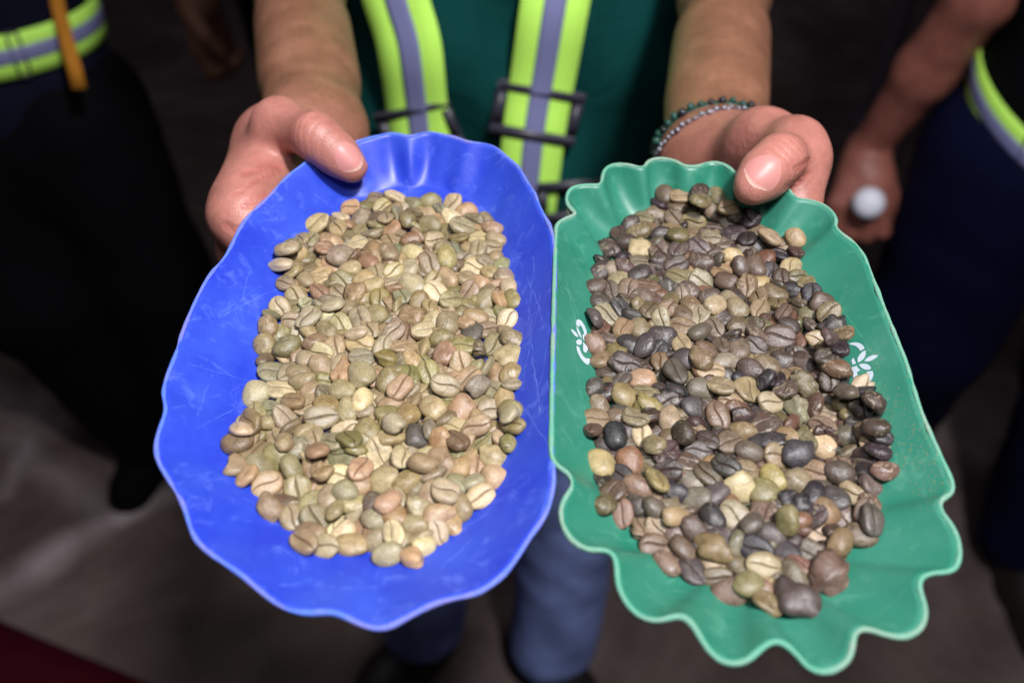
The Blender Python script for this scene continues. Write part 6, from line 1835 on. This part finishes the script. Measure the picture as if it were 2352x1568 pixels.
shoe((-.125, .800, 0), (-.225, .650, 0), person); shoe((.058, .775, 0), (.110, .600, 0), person)
tag(person, 'person in dark green polo shirt with yellow braces holding out both trays', 'person')

# bracelets on the right-hand wrist
def bracelet(name, label, c, axis, rx, ry, up, n, beadr, mats, every, cord):
    ax = np.asarray(axis, float); ax /= np.linalg.norm(ax); u = np.asarray(up, float); u -= ax * (u @ ax); u /= np.linalg.norm(u); w = np.cross(ax, u)
    root = put(empty(name)); root.location = (0, 0, 0)
    bm = bmesh.new(); bmesh.ops.create_icosphere(bm, subdivisions=2, radius=beadr); me = bpy.data.meshes.new('bead'); bm.to_mesh(me); bm.free()
    me.polygons.foreach_set("use_smooth", [True] * len(me.polygons)); me.materials.append(mats[0]); me2 = me.copy(); me2.materials[0] = mats[1]
    def fit(a):                                                            # lie on the skin
        dr = u * math.cos(a) * ry + w * math.sin(a) * rx; dr = dr / np.linalg.norm(dr)
        h, _, _, _ = body_bvh.ray_cast(Vector(c + dr * .07), Vector(-dr))
        return (np.array(h) if h is not None else c + dr * rx), dr
    av = np.linspace(0, 2 * math.pi, n, endpoint=False); HP = np.array([fit(a)[0] for a in av]); HP = smooth_closed(HP, 1.5)
    DR = np.array([fit(a)[1] for a in av])
    for k in range(n):
        o = bpy.data.objects.new('bead', me2 if k % every == 0 else me); COL.objects.link(o)
        o.parent = root; o.location = Vector(HP[k] + DR[k] * beadr * 1.15 + ax * beadr * .35 * math.sin(k * 2.4)); o.scale = (1, 1, 1)
        o.rotation_euler = (k * .7, k * 1.3, 0); s_ = 0.9 + 0.18 * math.sin(k * 5.1); o.scale = (s_, s_ * .92, s_)
    C = np.vstack([HP, HP[:1]]); N = np.vstack([DR, DR[:1]])
    ribbon('cord', C, np.tile(ax, (n + 1, 1)), cord, .0016, mats[0], root, N)
    return root
ax = R['el'] - R['wr']
bracelet('bracelet', '', R['wr'] + ax * .060, ax + A3(-.05, 0, .03), .0290, .0225, (0, -.3, 1), 40, .0022, (MAT['jade'], MAT['onyx']), 3, .0030)
bracelet('bracelet', '', R['wr'] + ax * .025 + A3(0, 0, -.001), ax + A3(-.09, 0, .06), .0295, .0230, (0, -.3, 1), 64, .0014, (MAT['steel'], MAT['steel']), 2, .0010)

# ------------------------------------------------------------------ people standing behind, far out of focus
def simple_hand(P, wr, d, side, curl, s=1.0):
    """palm, four curled fingers and a thumb hanging from wrist wr along direction d"""
    d = d / np.linalg.norm(d); side = side - d * (side @ d); side = side / np.linalg.norm(side); n = np.cross(d, side)
    k = wr + d * .085 * s; out = cone(P, wr, wr + d * .03 * s, .027 * s, .030 * s)
    for i, (a, l) in enumerate(((-.030, .040), (-.010, .046), (.010, .043), (.028, .034))):
        m0 = k + side * a * s; out = smin(out, cone(P, wr + d * .015 + side * a * .5 * s, m0, .015 * s, .0125 * s), .012)
        p1 = m0 + d * l * (1 - curl * .5) * s + n * l * curl * s; p2 = p1 + n * .026 * s * (curl + .3) - d * .020 * curl * s; p3 = p2 - d * .022 * curl * s + n * .004 * s
        out = smin(out, chain(P, [m0, p1, p2, p3], [.0115 * s, .0100 * s, .009 * s, .008 * s], .003), .004)
    t0 = wr + d * .03 * s - side * .024 * s
    return smin(out, chain(P, [t0, t0 + d * .035 * s - side * .014 * s + n * .022 * s, t0 + d * .060 * s - side * .006 * s + n * .034 * s], [.0145 * s, .0115 * s, .0095 * s], .004), .010)
def back_person(loc, label, body_f, body_box, torso, arms, legs, shoes, mats, belt=None, group=None, skin='skin_dark'):
    root = empty('person', loc)
    v, q = surface(body_f, *body_box, .006)
    child(np_mesh('body', v, q, MAT[skin], None, {'hand': np.zeros(len(v)), 'line_dist': np.full(len(v), 9.0)}), root).modifiers.new('smooth', 'SMOOTH').iterations = 2
    (tc, tr, z0, z1) = torso
    def tf(P):
        P = P.astype(np.float32); x = (P - np.array((tc[0], tc[1], 0), np.float32)); z = P[:, 2]; s = np.clip((z - z0) / (z1 - z0), 0, 1)
        d = (np.sqrt((x[:, 0] / (tr[0] * (1 + .12 * s))) ** 2 + (x[:, 1] / tr[1]) ** 2) - 1) * min(tr)
        d = np.maximum(d, np.maximum(z0 - z, z - z1))
        for a in arms: d = smin(d, chain(P, a[0], a[1], .02), .03)
        return (d + .004 * np.sin(z * 40 + x[:, 0] * 23 + 2 * np.sin(x[:, 0] * 19)) + .003 * np.sin(x[:, 0] * 60 + z * 17)) * .85
    pts = np.array([p for a in arms for p in a[0]] + [A3(tc[0] - tr[0] * 1.2, tc[1] - tr[1] * 1.2, z0), A3(tc[0] + tr[0] * 1.2, tc[1] + tr[1] * 1.2, z1)])
    v, q = surface(tf, pts.min(0) - .09, pts.max(0) + .09, .013)
    child(np_mesh('shirt', v, q, mats[0]), root).modifiers.new('smooth', 'SMOOTH').iterations = 2
    lp = np.array([p for l in legs[0] for p in l])
    v, q = surface(legs_sdf(legs[0], legs[1], ((tc[0], tc[1], z0 + .02), (tr[0] * .98, tr[1] * .98, .14), z0 + .05)), lp.min(0) - .13, np.maximum(lp.max(0), A3(tc[0] + tr[0], tc[1] + tr[1], z0)) + .13, .013)
    child(np_mesh('trousers', v, q, mats[1]), root).modifiers.new('smooth', 'SMOOTH').iterations = 2
    for h, t in shoes: shoe(h, t, root, mats[2], .042)
    if belt:
        zc, rx, ry, tilt = belt[:4]
        a = np.linspace(0, 2 * math.pi, 61); C = np.stack([tc[0] + rx * np.sin(a), tc[1] - ry * np.cos(a), zc + tilt[0] * np.sin(a) + tilt[1] * np.cos(a)], 1)
        N = np.stack([np.sin(a) / rx, -np.cos(a) / ry, 0 * a], 1); N /= np.linalg.norm(N, axis=1)[:, None]
        S_ = np.tile(A3(0, 0, 1.0), (61, 1))
        b = child(ribbon('waist_belt', C, S_, .052, .0016, MAT['hivis'], None, N), root)
        ribbon('reflective_stripe', C + N * .002, S_, .018, .0008, MAT['reflect'], b, N)
        k = belt[4] if len(belt) > 4 else 3
        slider(C[k], np.cross(A3(0, 0, -1.0), N[k]), N[k], A3(0, 0, -1.0), 0, b, .016, .054)
    tag(root, label, 'person', group)
    return root
# left: dark navy top, yellow waist belt, black trousers
lw, le, ls = A3(-.93, 1.02, .80), A3(-.95, 1.14, 1.05), A3(-.90, 1.18, 1.34)
lp_ = back_person((-.68, 1.14, 0), 'person in dark navy top and black trousers with orange lanyard, behind blue tray',
    lambda P: smin(chain(P.astype(np.float32), [lw, le, ls], [.026, .038, .045], .02), simple_hand(P.astype(np.float32), lw, A3(.1, -.5, -.6), A3(0, .6, -.5), .6), .015), (A3(-1.06, .88, .62), A3(-.80, 1.28, 1.42)),
    (A3(-.715, 1.15, 0), (.172, .115), .70, 1.40), [([ls, ls * .4 + le * .6], [.07, .062]), ([A3(-.46, 1.18, 1.34), A3(-.42, 1.22, 1.08)], [.07, .062])],
    ([[A3(-.745, 1.14, .74), A3(-.72, 1.10, .46), A3(-.665, 1.20, .05)], [A3(-.60, 1.15, .74), A3(-.56, 1.15, .46), A3(-.53, 1.16, .05)]], [.105, .086, .072]),
    (((-.660, 1.26, 0), (-.700, 1.10, 0)), ((-.53, 1.22, 0), (-.50, 1.06, 0))), (MAT['navy'], MAT['black'], MAT['black']), (.862, .186, .129, (.006, -.004), 7))
la = np.array([at(118, -190, 1.09), at(124, -80, 1.085), at(132, 10, 1.08), at(155, 100, 1.065), at(170, 150, 1.062), at(182, 203, 1.065)])
child(ribbon('lanyard', la, np.tile(A3(.98, .2, 0), (6, 1)), .016, .0015, MAT['orange'], None, np.tile(A3(.2, -.98, 0), (6, 1))), lp_)
# behind the left forearm: white long sleeve, hand hanging
w2, e2, s2_ = A3(-.545, 1.58, .775), A3(-.56, 1.64, 1.00), A3(-.52, 1.72, 1.30)
back_person((-.34, 1.74, 0), 'person in white sleeves and grey shirt, hand hanging, half hidden behind forearm',
    lambda P: smin(chain(P.astype(np.float32), [w2, e2, s2_], [.027, .036, .045], .02), simple_hand(P.astype(np.float32), w2, A3(.12, -.05, -.9), A3(.3, .9, 0), .18, 1.25), .015), (A3(-.68, 1.44, .52), A3(-.42, 1.84, 1.38)),
    (A3(-.34, 1.74, 0), (.17, .115), .74, 1.36), [([s2_, e2, w2 + A3(0, .004, .010)], [.066, .054, .042]), ([A3(-.15, 1.74, 1.30), A3(-.12, 1.78, 1.02)], [.066, .055])],
    ([[A3(-.43, 1.74, .76), A3(-.42, 1.72, .46), A3(-.42, 1.73, .05)], [A3(-.25, 1.74, .76), A3(-.24, 1.72, .46), A3(-.24, 1.73, .05)]], [.092, .075, .068]),
    (((-.42, 1.76, 0), (-.45, 1.57, 0)), ((-.24, 1.76, 0), (-.22, 1.57, 0))), (MAT['white_cloth'], MAT['black'], MAT['shoe']), None, None, 'skin')
# right: bare forearm hanging, dark top, yellow belt, navy jeans
w3, e3, s3 = at(1992, 345, 1.235), A3(.515, 1.005, .955), A3(.585, 1.02, 1.27)
hd3 = at(1968, 480, 1.205) - w3
back_person((.70, 1.0, 0), 'person in black top and navy jeans with arm hanging down, beside green tray',
    lambda P: smin(chain(P.astype(np.float32), [w3, w3 * .45 + e3 * .55, e3, s3], [.0235, .034, .036, .042], .02), simple_hand(P.astype(np.float32), w3, hd3, A3(-.4, .8, .1), .85), .012), (A3(.34, .88, .52), A3(.68, 1.22, 1.34)),
    (A3(.728, .985, 0), (.182, .125), .74, 1.36), [([s3, s3 * .5 + e3 * .5], [.062, .054]), ([A3(.88, 1.0, 1.27), A3(.92, 1.02, 1.0)], [.066, .060])],
    ([[A3(.615, 1.0, .76), A3(.605, 1.03, .46), A3(.625, 1.13, .05)], [A3(.80, .98, .76), A3(.83, .96, .46), A3(.86, .95, .05)]], [.112, .092, .075]),
    (((.625, 1.17, 0), (.60, .98, 0)), ((.86, .98, 0), (.84, .79, 0))), (MAT['black'], MAT['navy_denim'], MAT['shoe']), (.806, .196, .140, (-.045, -.060), 51))
# white round-capped baton held in that fist, pointing at the camera
def baton():
    c0 = at(1996, 468, 1.165); c1 = at(1985, 440, 1.30); ax = c1 - c0; ln = np.linalg.norm(ax); ax /= ln
    u = np.cross(ax, A3(0, 0, 1)); u /= np.linalg.norm(u); w = np.cross(ax, u)
    root = empty('baton', tuple(c0))
    def lathe(name, prof, mat):
        V = []; n = 28
        for x, r in prof:
            for k in range(n):
                a = 2 * math.pi * k / n; V.append(ax * x + (u * math.cos(a) + w * math.sin(a)) * r)
        F = grid_faces(n, len(prof), True) + [tuple(range(n))[::-1], tuple((len(prof) - 1) * n + k for k in range(n))]
        return mesh_obj(name, V, F, mat, root)
    lathe('round_cap', [(-.012, .004), (-.0105, .011), (-.006, .0165), (0, .0195), (.008, .0205), (.016, .020), (.018, .017)], MAT['white_plastic'])
    lathe('shaft', [(.0185, .0135), (.06, .0135), (ln, .0135), (ln + .002, .010)], MAT['white_plastic'])
    tag(root, 'white round-capped baton held in the hanging fist beside green tray', 'baton')
baton()
# dark red mat and post on the floor
def floor_mat():
    a, b = A3(-.85, .845, 0), A3(-.40, .665, 0); d = b - a; d /= np.linalg.norm(d); n = A3(d[1], -d[0], 0)
    L_, W_ = 1.5, .9; c = a - d * .5; nx, ny = 31, 19; V = []; F = []
    for lev in (1, 0):
        for j in range(ny):
            for i in range(nx):
                p = c + d * L_ * i / (nx - 1) + n * W_ * j / (ny - 1)
                V.append((p[0], p[1], .006 + .008 * lev + (.0015 * math.sin(i * .9) * math.cos(j * 1.1) if lev else -.004)))
    F = grid_faces(nx, ny); m = nx * ny
    F = [f[::-1] for f in F] + [tuple(k + m for k in f) for f in F]
    edge = [i for i in range(nx)] + [j * nx + nx - 1 for j in range(1, ny)] + [(ny - 1) * nx + i for i in range(nx - 2, -1, -1)] + [j * nx for j in range(ny - 2, 0, -1)]
    F += [(edge[k], edge[(k + 1) % len(edge)], edge[(k + 1) % len(edge)] + m, edge[k] + m) for k in range(len(edge))]
    tag(mesh_obj('floor_mat', V, F, MAT['mat_red'], None), 'dark red mat on the floor in the lower left corner', 'mat')
floor_mat()
def ground(u, v, z=0.0): return on_plane(u, v, A3(0, 0, z), A3(0, 0, 1))
def post():
    b = ground(2003, 275); root = empty('post', tuple(b))
    def lathe(name, prof):
        n = 20; V = [(r * math.cos(2 * math.pi * k / n), r * math.sin(2 * math.pi * k / n), z) for r, z in prof for k in range(n)]
        mesh_obj(name, V, grid_faces(n, len(prof), True) + [tuple((len(prof) - 1) * n + k for k in range(n))], MAT['post'], root)
    lathe('base', [(.075, 0), (.075, .012), (.050, .022), (.034, .03)]); lathe('pole', [(.030, .025), (.030, 1.35), (.022, 1.37)])
    tag(root, 'slim grey metal post standing on the floor far behind green tray', 'post')
post()
